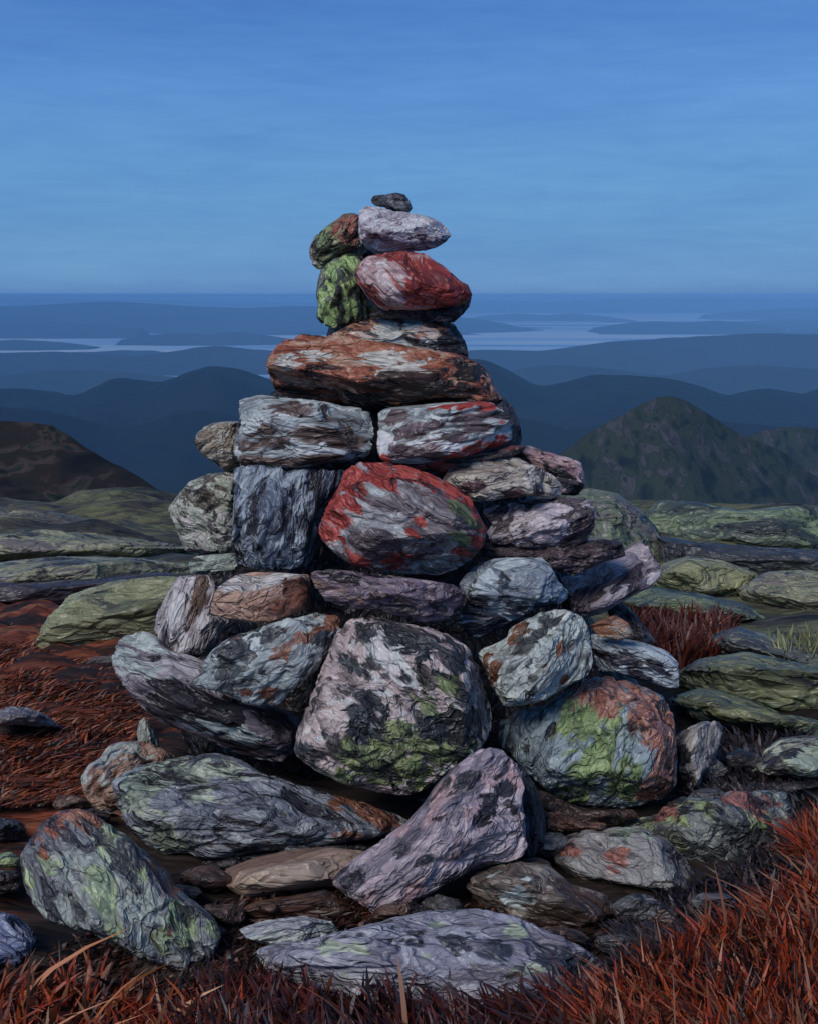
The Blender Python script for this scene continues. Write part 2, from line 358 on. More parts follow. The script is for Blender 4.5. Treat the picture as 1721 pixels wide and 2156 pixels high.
tcg = N(t, 'ShaderNodeTexCoord'); mpg = N(t, 'ShaderNodeMapping'); mpg.inputs['Scale'].default_value = (.42, 1.25, 1.25); L(t, tcg.outputs['Object'], mpg.inputs[0])
wn = N(t, 'ShaderNodeTexNoise'); wn.inputs['Scale'].default_value = 3; wn.inputs['Detail'].default_value = 4; L(t, mpg.outputs[0], wn.inputs['Vector'])
wm = N(t, 'ShaderNodeVectorMath', operation='MULTIPLY_ADD'); wm.inputs[1].default_value = (.3, .3, .3); L(t, wn.outputs['Color'], wm.inputs[0]); L(t, mpg.outputs[0], wm.inputs[2])
def gv(s):
    v = N(t, 'ShaderNodeTexVoronoi'); v.inputs['Scale'].default_value = s; L(t, wm.outputs[0], v.inputs['Vector']); q = N(t, 'ShaderNodeSeparateColor'); L(t, v.outputs['Color'], q.inputs[0]); return v, q
va, qa = gv(9); vb, qb = gv(24)
def gn(s, dtl=4):
    n = N(t, 'ShaderNodeTexNoise'); n.inputs['Scale'].default_value = s; n.inputs['Detail'].default_value = dtl; L(t, wm.outputs[0], n.inputs['Vector']); return n.outputs[0]
lowg = math_n(t, 'MULTIPLY_ADD', gn(2.6), 3.0, -1.0, clamp=True)
vv = math_n(t, 'MULTIPLY', lowg, .5); vv = math_n(t, 'MULTIPLY_ADD', qa.outputs[0], .28, vv); vv = math_n(t, 'MULTIPLY_ADD', qb.outputs[0], .22, vv)
soil = ramp(t, vv, [(22, 20, 22), (34, 28, 28), (48, 38, 36), (66, 50, 44), (60, 58, 56)], k=.32)
rustc = ramp(t, math_n(t, 'MULTIPLY_ADD', math_n(t, 'SUBTRACT', vv, .5), 1.5, .5, clamp=True), [(18, 16, 18), (26, 19, 19), (44, 24, 20), (84, 36, 22), (122, 54, 26), (134, 78, 44), (50, 38, 34)], k=.85)
grn = ramp(t, vv, [(24, 28, 36), (38, 42, 46), (60, 60, 60), (84, 90, 68), (108, 114, 80), (74, 70, 76)], k=.6)
wld = ramp(t, vv, [(34, 50, 52), (44, 60, 56), (52, 68, 58)], k=.5)
def soft(an, kk=1.4):
    return math_n(t, 'MULTIPLY_ADD', math_n(t, 'SUBTRACT', math_n(t, 'MULTIPLY_ADD', math_n(t, 'SUBTRACT', gn(5), .5), kk, attr(t, an)), .5), 5, .5, clamp=True)
c = mixc(t, soft('rust'), soil, rustc); c = mixc(t, soft('green'), c, grn); c = mixc(t, attr(t, 'wild'), c, wld)
L(t, c, b.inputs['Base Color']); b.inputs['Roughness'].default_value = .75; b.inputs['Specular IOR Level'].default_value = .3
hh = math_n(t, 'MULTIPLY_ADD', va.outputs['Distance'], -.7, vv); hh = math_n(t, 'MULTIPLY_ADD', vb.outputs['Distance'], -.4, hh)
bp = N(t, 'ShaderNodeBump'); bp.inputs['Strength'].default_value = .9; bp.inputs['Distance'].default_value = .03; L(t, hh, bp.inputs['Height']); L(t, bp.outputs[0], b.inputs['Normal'])
link('ground', grid_mesh('ground', p, nu, nv, {'rust': rust, 'green': green, 'wild': wild}), gm, kind='structure')

def hill_mat(name, cols, cell, streakdir=(1, 1, 1), k=.5):
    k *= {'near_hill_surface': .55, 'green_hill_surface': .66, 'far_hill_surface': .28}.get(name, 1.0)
    m = bpy.data.materials.new(name); m.use_nodes = True; t = m.node_tree; t.nodes.clear()
    out = N(t, 'ShaderNodeOutputMaterial'); b = N(t, 'ShaderNodeBsdfPrincipled'); L(t, b.outputs[0], out.inputs[0])
    tc = N(t, 'ShaderNodeTexCoord'); mp = N(t, 'ShaderNodeMapping'); mp.inputs['Scale'].default_value = streakdir; L(t, tc.outputs['Object'], mp.inputs[0])
    n1 = N(t, 'ShaderNodeTexNoise'); n1.inputs['Scale'].default_value = 1 / cell; n1.inputs['Detail'].default_value = 6; n1.inputs['Distortion'].default_value = .8; L(t, mp.outputs[0], n1.inputs['Vector'])
    v = N(t, 'ShaderNodeTexVoronoi'); v.inputs['Scale'].default_value = 3 / cell; L(t, mp.outputs[0], v.inputs['Vector']); q = N(t, 'ShaderNodeSeparateColor'); L(t, v.outputs['Color'], q.inputs[0])
    f = math_n(t, 'MULTIPLY_ADD', n1.outputs[0], 3.4, -1.2, clamp=True); f = math_n(t, 'MULTIPLY_ADD', q.outputs[0], .25, math_n(t, 'MULTIPLY', f, .75))
    L(t, ramp(t, f, cols, k=k), b.inputs['Base Color']); b.inputs['Roughness'].default_value = .9; b.inputs['Specular IOR Level'].default_value = .1
    return m
def hill(name, crest, Y, front, back, mat, amp, scale, foot=None, nx=360, ny=120, seed=0, xpad=1.5):
    """a ridge whose crest line runs through the points given, at distance Y; slopes fall to the valley on both sides"""
    c = [at(a, b, Y) for a, b in crest]; xs = np.array([v.x for v in c]); zs = np.array([v.z for v in c])
    span = xs[-1] - xs[0]; X = np.linspace(xs[0], xs[-1], nx); cz = np.interp(X, xs, zs)
    k = np.exp(-.5 * (np.arange(-6, 7) / 2.2) ** 2); k /= k.sum(); cz = np.convolve(np.pad(cz, 6, mode='edge'), k, 'valid')
    T = np.concatenate([-np.linspace(1, 0, ny // 2) ** 1.4, np.linspace(0, 1, ny // 2)[1:] ** 1.4])
    GXh = np.tile(X, len(T)); TT = np.repeat(T, nx); CZ = np.tile(cz, len(T))
    GYh = Y + np.where(TT < 0, TT * front, TT * back)
    ft = VALLEY - 10 if foot is None else foot
    prof = abs(TT); prof = prof * (1.15 - .15 * prof)
    zz = CZ + (ft - CZ) * prof
    pp = np.stack([GXh, GYh, np.zeros_like(GXh)], 1) / scale + seed * 5.1
    env = np.clip(abs(TT) * 8, .22, 1)
    r = fbm(pp, 5, .52); rg = -np.abs(noise3(pp * .8 + 3)) + .25
    zz = zz + amp * env * (r * .7 + rg * 1.1)
    P3 = np.stack([GXh, GYh, zz], 1)
    return link(name, grid_mesh(name, P3, nx, len(T)), mat, kind='structure')
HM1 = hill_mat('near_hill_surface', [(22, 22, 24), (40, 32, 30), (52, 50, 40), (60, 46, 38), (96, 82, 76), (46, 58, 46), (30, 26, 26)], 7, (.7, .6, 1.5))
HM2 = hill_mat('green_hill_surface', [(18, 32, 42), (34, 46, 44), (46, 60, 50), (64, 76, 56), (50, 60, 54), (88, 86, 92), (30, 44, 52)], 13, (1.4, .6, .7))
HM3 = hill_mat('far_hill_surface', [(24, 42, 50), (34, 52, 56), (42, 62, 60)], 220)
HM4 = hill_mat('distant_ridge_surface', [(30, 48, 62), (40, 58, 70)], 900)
hill('hill', [(-900, 700), (-500, 800), (-200, 862), (-60, 875), (0, 880), (50, 888), (110, 906), (165, 938), (220, 968), (280, 1002), (355, 1052), (430, 1110), (520, 1180), (640, 1270)], 260, 110, 200, HM1, 12, 30, foot=-150)
hill('hill', [(900, 1110), (1060, 1040), (1180, 950), (1240, 912), (1300, 880), (1345, 856), (1380, 844), (1410, 842), (1445, 852), (1500, 880), (1560, 910), (1640, 940), (1780, 1050), (1980, 1160)], 640, 330, 420, HM2, 15, 90, foot=-290, seed=2)
hill('hill', [(1380, 1030), (1480, 960), (1560, 922), (1610, 902), (1680, 896), (1760, 898), (1900, 890), (2100, 900), (2400, 980)], 900, 300, 500, HM2, 22, 80, foot=-320, seed=4)
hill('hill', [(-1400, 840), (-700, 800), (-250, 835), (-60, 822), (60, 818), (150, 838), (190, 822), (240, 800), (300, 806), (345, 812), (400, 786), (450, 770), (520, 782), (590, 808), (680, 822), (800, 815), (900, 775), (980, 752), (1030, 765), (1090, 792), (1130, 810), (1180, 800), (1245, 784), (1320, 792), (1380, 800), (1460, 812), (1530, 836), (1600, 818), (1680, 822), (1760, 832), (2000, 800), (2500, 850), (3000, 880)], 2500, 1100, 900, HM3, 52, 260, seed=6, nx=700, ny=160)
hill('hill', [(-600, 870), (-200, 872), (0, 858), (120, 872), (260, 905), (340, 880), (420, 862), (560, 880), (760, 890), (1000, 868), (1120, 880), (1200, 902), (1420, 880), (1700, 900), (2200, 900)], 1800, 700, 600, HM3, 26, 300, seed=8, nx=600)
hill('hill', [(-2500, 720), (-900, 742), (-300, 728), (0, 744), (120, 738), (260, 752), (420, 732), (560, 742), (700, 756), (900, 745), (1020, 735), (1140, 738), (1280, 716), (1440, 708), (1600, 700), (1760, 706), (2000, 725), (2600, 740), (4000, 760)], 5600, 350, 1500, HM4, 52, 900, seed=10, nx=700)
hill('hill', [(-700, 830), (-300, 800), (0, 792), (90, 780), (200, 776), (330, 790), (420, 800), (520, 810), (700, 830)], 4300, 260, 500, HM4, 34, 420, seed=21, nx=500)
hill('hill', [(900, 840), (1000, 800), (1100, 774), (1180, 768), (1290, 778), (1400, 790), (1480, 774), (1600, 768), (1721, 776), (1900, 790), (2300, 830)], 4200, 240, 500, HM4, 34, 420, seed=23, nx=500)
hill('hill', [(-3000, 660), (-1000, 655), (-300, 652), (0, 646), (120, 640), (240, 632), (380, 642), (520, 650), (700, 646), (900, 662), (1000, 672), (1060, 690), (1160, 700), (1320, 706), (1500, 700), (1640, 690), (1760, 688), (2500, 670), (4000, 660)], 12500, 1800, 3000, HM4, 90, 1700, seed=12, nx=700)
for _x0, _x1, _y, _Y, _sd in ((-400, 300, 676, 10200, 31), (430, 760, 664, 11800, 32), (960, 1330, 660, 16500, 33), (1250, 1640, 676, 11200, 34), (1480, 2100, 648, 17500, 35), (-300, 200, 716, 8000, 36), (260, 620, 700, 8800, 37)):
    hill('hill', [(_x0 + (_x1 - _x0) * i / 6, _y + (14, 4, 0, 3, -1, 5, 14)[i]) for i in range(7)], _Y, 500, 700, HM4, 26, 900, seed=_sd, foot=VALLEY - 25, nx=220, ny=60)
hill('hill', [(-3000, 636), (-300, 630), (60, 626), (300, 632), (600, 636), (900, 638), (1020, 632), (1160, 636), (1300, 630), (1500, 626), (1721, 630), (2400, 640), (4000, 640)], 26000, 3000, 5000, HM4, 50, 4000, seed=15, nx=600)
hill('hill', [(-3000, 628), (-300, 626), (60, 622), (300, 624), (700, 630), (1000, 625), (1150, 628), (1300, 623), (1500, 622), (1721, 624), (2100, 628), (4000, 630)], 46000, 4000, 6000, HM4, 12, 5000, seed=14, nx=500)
# flat sheet across the far valley, streaked in colour to paint pale mist bands
wmt = bpy.data.materials.new('water_surface'); wmt.use_nodes = True; t = wmt.node_tree; bw = t.nodes['Principled BSDF']
tcw = N(t, 'ShaderNodeTexCoord'); mw = N(t, 'ShaderNodeMapping'); mw.inputs['Scale'].default_value = (1 / 5200, 1 / 900, 1); L(t, tcw.outputs['Object'], mw.inputs[0])
nw = N(t, 'ShaderNodeTexNoise'); nw.inputs['Scale'].default_value = 1.; nw.inputs['Detail'].default_value = 6; L(t, mw.outputs[0], nw.inputs['Vector'])
L(t, ramp(t, math_n(t, 'MULTIPLY_ADD', nw.outputs[0], 4.6, -1.75, clamp=True), [(56, 100, 158), (104, 148, 200), (146, 180, 220), (176, 200, 228)]), bw.inputs['Base Color'])
bw.inputs['Roughness'].default_value = .6
Xw = np.array([-90000, 90000.]); Yw = np.linspace(2600, 110000, 2)
Pw = np.array([[x, y, VALLEY + 6] for y in Yw for x in Xw]); link('water', grid_mesh('water', Pw, 2, 2), wmt, kind='structure')
# air: pale blue haze in a closed box round everything
HZ_D, HZ_C = 1.0e-4, (0.25, 0.57, 1.0)
bmh = bmesh.new(); bmesh.ops.create_cube(bmh, size=1.0); meh = bpy.data.meshes.new('haze'); bmh.to_mesh(meh); bmh.free()
hz = link('haze', meh, None, kind='stuff'); hz.scale = (400000, 270000, 370); hz.location = (0, 100, 4.5 - 185)
hm = bpy.data.materials.new('haze_air'); hm.use_nodes = True; t = hm.node_tree; t.nodes.clear()
out = N(t, 'ShaderNodeOutputMaterial'); pv = N(t, 'ShaderNodeVolumePrincipled'); pv.inputs['Color'].default_value = (*HZ_C, 1); pv.inputs['Density'].default_value = HZ_D
pv.inputs['Anisotropy'].default_value = -0.3; L(t, pv.outputs[0], out.inputs['Volume']); meh.materials.append(hm)
# ---------------------------------------------------------------- the cairn, from the top down
rock('pebble', 'small dark round pebble crowning the very top of the cairn', 1, [(1150, 188), (1175, 162), (1225, 154), (1266, 163), (1293, 193), (1307, 236), (1284, 262), (1240, 258), (1180, 244), (1152, 218)], [(30, 30, 36), (48, 48, 56), (70, 70, 80), (96, 96, 106)], 'pebble', dy=-.02, D=.05, cuts=1, cell=60, box=2.2)
rock('pebble', 'thin dark pebble tucked against the left of the topmost round pebble', 1, [(1092, 192), (1105, 170), (1150, 163), (1200, 168), (1210, 215), (1165, 230), (1120, 224), (1100, 210)], [(28, 28, 34), (44, 44, 52), (62, 62, 72)], 'pebble', dy=.01, D=.045, cuts=1, cell=60, box=2.2)
rock('stone', 'pale lilac-white stone pointing right, just under the dark pebbles', 1, [(1038, 240), (1075, 216), (1130, 230), (1200, 246), (1290, 260), (1380, 278), (1440, 298), (1480, 335), (1508, 378), (1480, 410), (1430, 440), (1370, 458), (1280, 460), (1200, 462), (1140, 482), (1095, 468), (1060, 440), (1038, 405), (1030, 360), (1034, 300)],
     [(74, 66, 78), (120, 112, 126), (150, 146, 160), (164, 162, 176), (176, 176, 190), (158, 140, 150)], dy=-.10, cell=30, pits=.1, ang=-15, cuts=4, seed=3)
rock('stone', 'green-mossed stone with a brown upper corner, left of the pale lilac stone', 1, [(768, 470), (775, 430), (800, 385), (850, 340), (905, 300), (950, 266), (1000, 262), (1050, 280), (1070, 330), (1070, 410), (1080, 455), (1040, 490), (960, 495), (890, 512), (850, 545), (815, 562), (785, 525)],
     [(44, 42, 44), (84, 82, 74), (108, 106, 96), (128, 124, 114)], p1=MOSS, m1=[(850, 380, 90), (900, 310, 60), (960, 450, 90), (850, 500, 60)], p2=[(84, 44, 36), (140, 80, 64), (160, 100, 84)], m2=[(1000, 345, 70)], ang=40, dy=-.02, cell=30)
rock('stone', 'bright green lichen-streaked black stone, left of the red stone', 1, [(830, 560), (880, 515), (960, 475), (1050, 485), (1060, 540), (1070, 640), (1100, 720), (1140, 775), (1160, 805), (1050, 838), (960, 842), (900, 864), (840, 842), (806, 812), (815, 740), (806, 690), (816, 620)],
     [(22, 24, 24), (36, 38, 36), (56, 62, 52), (80, 86, 76)], p1=[(84, 110, 60), (118, 148, 82), (146, 176, 106), (164, 190, 130)], m1=[(900, 590, 52), (950, 650, 50), (865, 770, 42), (990, 750, 36), (980, 500, 44)], ang=110, dy=-.02, cell=30, stretch=2.4, rough_amp=1.3)
rock('stone', 'smooth brick-red and pink boulder high on the cairn under the pale lilac stone', 1, [(1018, 570), (1040, 520), (1080, 490), (1150, 475), (1250, 463), (1365, 470), (1420, 510), (1490, 555), (1545, 610), (1590, 640), (1612, 680), (1600, 720), (1540, 742), (1450, 757), (1330, 770), (1230, 768), (1160, 772), (1110, 735), (1060, 680), (1028, 630)],
     [(96, 34, 34), (140, 50, 44), (156, 70, 66), (160, 104, 104), (166, 130, 134)], p1=[(86, 30, 30), (138, 44, 36), (158, 56, 46)], m1=[(1280, 560, 120), (1450, 640, 120), (1100, 700, 70)], p2=[(140, 110, 116), (164, 138, 144), (176, 158, 164)], m2=[(1130, 590, 80), (1200, 700, 60)], ang=-40, dy=-.16, cell=17, pits=.05, mn=1.5, box=2.2, cuts=2, rough_amp=.7, stretch=2.2)
rock('stone', 'small dark stone behind the right end of the red boulder', 1, [(1520, 650), (1560, 620), (1600, 640), (1622, 690), (1608, 750), (1570, 796), (1530, 806), (1500, 760)], COAL + [(70, 60, 64)], dy=.05, cell=40)
rock('slab', 'thin black slab wedged between the red boulder and the brown banded stones', 1, [(1080, 800), (1140, 765), (1250, 755), (1400, 755), (1500, 745), (1570, 760), (1560, 800), (1525, 835), (1460, 835), (1350, 815), (1200, 815)], COAL, dy=-.02, cell=40)
rock('stone', 'brown stone with grey arching bands directly beneath the black slab', 1, [(885, 895), (1000, 845), (1120, 812), (1240, 795), (1360, 800), (1460, 818), (1530, 850), (1570, 910), (1592, 980), (1592, 1045), (1500, 1080), (1300, 1080), (1000, 1020), (880, 960)],
     BROWN, p1=[(112, 110, 112), (140, 144, 146), (154, 158, 160)], m1=[(1290, 850, 45), (1200, 870, 45), (1250, 930, 60), (1380, 960, 40)], p2=COAL, m2=[(1530, 930, 90)], ang=-18, stretch=3, cell=30, dy=.0, rough_amp=1.4)
rock('stone', 'long rusty brown layered stone with pink flecks, widest of the upper cairn', 1, [(552, 1090), (568, 1040), (592, 985), (640, 935), (720, 905), (830, 892), (930, 905), (1050, 925), (1200, 950), (1400, 985), (1560, 1010), (1640, 1048), (1700, 1110), (1730, 1180), (1765, 1245), (1700, 1264), (1500, 1262), (1300, 1278), (1150, 1292), (1000, 1275), (860, 1252), (700, 1232), (605, 1218), (575, 1170)],
     [(30, 20, 18), (66, 34, 24), (116, 58, 36), (146, 78, 52), (156, 98, 74), (164, 128, 110)], p1=[(120, 116, 116), (148, 148, 148), (166, 158, 154)], m1=[(660, 1040, 45), (780, 1010, 40), (1170, 1050, 70), (1300, 1070, 50)], p2=[(20, 18, 18), (34, 26, 24), (52, 34, 28)], m2=[(1300, 1210, 110), (1480, 1200, 110), (1100, 1240, 80), (640, 1190, 50), (1550, 1100, 60)], ang=-5, stretch=3, cell=28, dy=-.10, rough_amp=1.5, cuts=4)
rock('slab', 'pale blue-grey layered slab left of the dark vertical joint', 1, [(383, 1240), (430, 1222), (520, 1208), (600, 1230), (720, 1240), (850, 1255), (960, 1282), (1060, 1288), (1100, 1320), (1108, 1400), (1095, 1470), (1070, 1530), (1000, 1562), (850, 1578), (720, 1592), (600, 1592), (480, 1592), (400, 1580), (378, 1540), (378, 1480), (393, 1400), (408, 1330), (398, 1280)],
     SILVER, p2=[(48, 40, 40), (70, 56, 52), (92, 82, 84)], m2=[(780, 1420, 80), (560, 1470, 60), (420, 1480, 40), (700, 1300, 50), (900, 1440, 60), (560, 1575, 70), (820, 1570, 80)], ang=-3, stretch=4, cell=20, dy=-.16, box=3.6, cuts=3, pits=.1, rough_amp=1.3)
rock('stone', 'small tan knob of stone poking out left of the pale blue-grey slab', 1, [(168, 1470), (175, 1430), (210, 1390), (270, 1365), (340, 1358), (420, 1360), (430, 1440), (430, 1500), (420, 1580), (380, 1622), (330, 1622), (270, 1572), (220, 1540), (190, 1510)], [(52, 46, 42), (92, 82, 72), (122, 112, 100), (140, 138, 132)], ang=20, cell=30, dy=.04)
rock('slab', 'pale slab striped in lilac with a red-edged base, right of the vertical joint', 2, [(270, 1310), (300, 1290), (420, 1275), (600, 1258), (760, 1254), (850, 1260), (910, 1300), (960, 1340), (985, 1400), (960, 1460), (900, 1490), (800, 1510), (700, 1545), (600, 1570), (480, 1578), (350, 1572), (280, 1552), (268, 1480), (275, 1400)],
     SILVER, p1=[(130, 40, 36), (160, 48, 42), (150, 70, 64)], m1=[(640, 1268, 30), (540, 1262, 30), (720, 1270, 30), (840, 1285, 30), (760, 1500, 45), (850, 1475, 45), (660, 1540, 40), (905, 1440, 30), (290, 1555, 30)], p2=[(48, 40, 46), (76, 64, 72), (92, 78, 84)], m2=[(380, 1340, 45), (460, 1400, 50), (560, 1385, 45), (690, 1350, 45), (680, 1450, 45), (560, 1500, 50), (400, 1520, 45), (780, 1400, 30)], ang=6, stretch=4, cell=20, dy=-.14, box=3.6, cuts=3, pits=.05)
rock('stone', 'black curved stone capping the right end of the striped slab', 2, [(850, 1235), (930, 1232), (975, 1280), (1012, 1360), (1024, 1440), (1012, 1502), (920, 1520), (880, 1400)], COAL + [(70, 50, 50)], dy=-.02, cell=40)
rock('slab', 'thin dark slab with red streaks under the striped slab', 2, [(235, 1565), (400, 1585), (560, 1575), (680, 1530), (800, 1480), (930, 1470), (1040, 1490), (1000, 1530), (880, 1560), (760, 1580), (650, 1640), (560, 1660), (420, 1640), (300, 1620)],
     COAL + [(80, 60, 64)], p1=[(120, 44, 38), (150, 60, 50)], m1=[(590, 1600, 45), (360, 1590, 40), (480, 1600, 30), (960, 1490, 30)], dy=-.02, stretch=3, cell=36)
rock('stone', 'dark slate-blue square block with pale streaks running down it', 3, [(545, 232), (610, 212), (700, 212), (900, 235), (1050, 228), (1140, 235), (1130, 280), (1080, 360), (1030, 430), (1000, 500), (1005, 600), (1012, 660), (960, 735), (860, 755), (740, 757), (620, 747), (553, 720), (540, 600), (546, 500), (552, 400), (550, 300)],
     INK, p1=[(96, 110, 128), (120, 134, 152), (140, 152, 168)], m1=[(600, 300, 50), (590, 400, 50), (600, 520, 70), (640, 620, 90), (720, 680, 60), (720, 240, 70), (850, 235, 60), (880, 320, 40)], ang=78, stretch=3.4, cell=30, dy=-.14, box=3.8, cuts=4, pits=.45, rough_amp=1.4)
rock('stone', 'pale grey-green rounded stone left of the slate-blue block', 3, [(198, 440), (240, 385), (310, 300), (400, 262), (500, 248), (560, 270), (565, 350), (565, 500), (560, 650), (480, 672), (380, 674), (290, 662), (262, 600), (238, 530), (212, 480)],
     [(52, 48, 50), (88, 88, 84), (112, 118, 110), (132, 140, 132), (146, 142, 148)], ang=-30, cell=26, dy=.0, p2=[(58, 54, 48), (74, 70, 60)], m2=[(440, 350, 70), (380, 380, 60), (450, 280, 40)], cuts=5)
rock('stone', 'small pale green chip under the grey-green stone, on the left edge', 3, [(310, 725), (340, 690), (430, 680), (560, 672), (570, 760), (470, 778), (380, 784), (315, 775)], [(50, 56, 56), (96, 104, 102), (120, 134, 130), (136, 150, 146)], dy=.02, cell=36, sub=6)
rock('boulder', 'large oval boulder rimmed in scarlet at the centre of the cairn', 0, [(674, 1110), (688, 1075), (710, 1035), (730, 995), (755, 977), (800, 976), (850, 983), (900, 998), (950, 1022), (985, 1048), (1006, 1085), (1019, 1110), (1012, 1145), (992, 1175), (960, 1197), (920, 1211), (860, 1209), (790, 1201), (740, 1186), (700, 1156), (680, 1130)],
     [(44, 38, 44), (72, 62, 70), (98, 90, 98), (118, 120, 128), (136, 146, 154)], cat='boulder', p1=SCARLET, m1=[(690, 1115, 26), (745, 1030, 26), (740, 1060, 22), (700, 1090, 28), (705, 1050, 30), (730, 1015, 30), (750, 995, 30), (790, 985, 30), (800, 1010, 25), (850, 990, 22), (900, 1008, 22), (950, 1032, 22), (985, 1065, 20), (1005, 1100, 18), (1005, 1140, 16), (884, 1100, 10), (868, 1122, 9), (840, 1192, 26), (760, 1180, 22), (980, 1170, 16)], p2=MOSS, m2=[(965, 1072, 18), (988, 1098, 13), (966, 1132, 16)], ang=-30, stretch=2.4, cell=20, dy=-.2, box=2.3, cuts=3, pits=.15, mn=.75)
rock('slab', 'rounded stone with a cream-grey face, right of the scarlet-rimmed boulder', 4, [(272, 285), (310, 215), (400, 180), (520, 165), (640, 165), (760, 220), (850, 270), (900, 320), (880, 372), (800, 375), (700, 370), (600, 382), (500, 398), (420, 402), (360, 372), (300, 335)],
     [(64, 52, 56), (104, 96, 96), (128, 124, 120), (144, 140, 136), (152, 144, 148)], p2=[(56, 34, 38), (84, 60, 66)], m2=[(450, 300, 40), (420, 320, 40), (620, 365, 60), (760, 360, 40)], dy=-.14, cell=20, stretch=2, pits=.05, cat='stone')
rock('slab', 'pink-topped slab with a black overhang at the upper right shoulder of the cairn', 4, [(520, 150), (640, 115), (715, 108), (800, 138), (900, 165), (985, 195), (1003, 260), (1002, 320), (965, 368), (900, 370), (800, 330), (640, 240)],
     PINK, p2=COAL, m2=[(880, 290, 70), (950, 330, 60)], ang=-18, dy=.04, cell=26)
rock('stone', 'lilac block pitted with small dark holes, on the right side', 4, [(473, 440), (520, 425), (620, 413), (720, 390), (850, 383), (960, 378), (1032, 400), (1057, 450), (1052, 530), (1022, 610), (940, 640), (850, 652), (700, 645), (560, 625), (510, 602), (500, 560), (528, 520), (490, 480)],
     [(92, 84, 98), (124, 114, 130), (140, 132, 146), (154, 146, 160), (160, 154, 168)], p2=[(44, 38, 44), (84, 72, 82)], m2=[(1010, 530, 60), (960, 600, 50), (560, 640, 50)], ang=22, dy=-.12, cell=24, pits=.62, pitcol=(36, 28, 36), box=3.4, cuts=4)
rock('slab', 'dark purple slab lying under the pitted lilac block', 4, [(450, 640), (520, 615), (700, 640), (900, 645), (1000, 610), (1100, 600), (1205, 612), (1215, 690), (1100, 720), (970, 785), (860, 770), (700, 715), (500, 700)], [(24, 20, 24), (44, 36, 42), (66, 54, 62), (84, 72, 80)], dy=-.08, cell=28)
rock('stone', 'lilac finger of rock jutting up to the right out of the cairn', 4, [(868, 790), (930, 800), (1000, 770), (1100, 710), (1200, 670), (1240, 628), (1290, 615), (1340, 640), (1362, 690), (1398, 740), (1402, 790), (1350, 852), (1270, 892), (1180, 942), (1100, 992), (1000, 1008), (952, 980), (935, 900), (900, 840)],
     [(72, 62, 74), (106, 96, 110), (132, 124, 138), (154, 148, 162), (168, 162, 178)], p2=[(44, 36, 44), (70, 58, 66)], m2=[(1080, 900, 50), (1180, 860, 50), (1280, 800, 50), (1340, 760, 40), (980, 890, 30)], ang=30, stretch=3.6, cell=22, dy=-.12, pits=.1)
rock('stone', 'blue-grey angular stone left of the lilac finger of rock', 4, [(345, 835), (400, 760), (470, 712), (600, 702), (780, 702), (822, 740), (862, 820), (912, 870), (917, 930), (850, 945), (760, 958), (680, 1000), (600, 1050), (520, 1090), (420, 1140), (380, 1095), (352, 1060), (365, 950), (380, 880)],
     [(40, 44, 56), (68, 78, 94), (96, 108, 124), (122, 136, 150), (144, 158, 172)], p2=[(26, 28, 38), (46, 48, 62)], m2=[(420, 960, 50), (560, 1040, 60), (430, 1060, 50), (800, 950, 50), (640, 960, 40)], ang=-8, stretch=2.4, cell=24, dy=-.14)
rock('slab', 'long dark purple speckled slab under the scarlet-rimmed boulder', 0, [(657, 1205), (700, 1199), (800, 1209), (880, 1219), (950, 1230), (978, 1248), (970, 1288), (950, 1312), (880, 1307), (800, 1286), (740, 1279), (690, 1266), (668, 1236)],
     [(40, 34, 42), (70, 58, 72), (96, 82, 98), (112, 100, 116), (96, 74, 66)], ang=-8, stretch=2, cell=30, dy=-.18, pits=.5, box=3.2)
rock('stone', 'peach-fronted block with lit top and shaded side coloured in, left of the dark speckled slab', 3, [(465, 850), (560, 788), (650, 773), (800, 778), (942, 788), (948, 860), (942, 960), (850, 992), (740, 1034), (640, 1034), (520, 1012), (422, 988), (438, 920)],
     [(84, 60, 52), (126, 92, 76), (148, 114, 98), (158, 126, 112)], p1=[(118, 112, 114), (150, 148, 148), (166, 166, 164)], m1=[(540, 825, 60), (600, 815, 70), (660, 812, 70), (720, 810, 75), (790, 800, 65), (870, 790, 50)], p2=[(40, 26, 24), (74, 46, 36), (110, 64, 46)], m2=[(870, 880, 80), (830, 960, 80), (910, 930, 80), (920, 840, 50)],
     dy=-.24, box=4.5, cuts=1, planes=[(-.1, -.6, 1, .50), (.75, -.8, .0, .62), (-.3, -1, -.1, .66)], pits=.0, cell=20, rough_amp=.6, coh=.7, seed=31, mn=.8)  # masks paint the top as lit and the right side as shaded
rock('stone', 'upright grey-lilac stone leaning against the peach-fronted block, far left', 3, [(230, 830), (260, 798), (330, 792), (420, 788), (455, 830), (465, 870), (435, 930), (440, 990), (530, 1030), (480, 1085), (450, 1150), (420, 1212), (340, 1222), (230, 1212), (163, 1150), (128, 1080), (138, 990), (190, 900)],
     [(60, 54, 58), (96, 90, 98), (126, 120, 128), (144, 142, 150), (156, 156, 164)], p2=[(60, 46, 40), (92, 74, 64)], m2=[(380, 850, 50), (370, 930, 50), (340, 1000, 40)], ang=70, stretch=3.6, cell=26, dy=-.16, pits=.15)
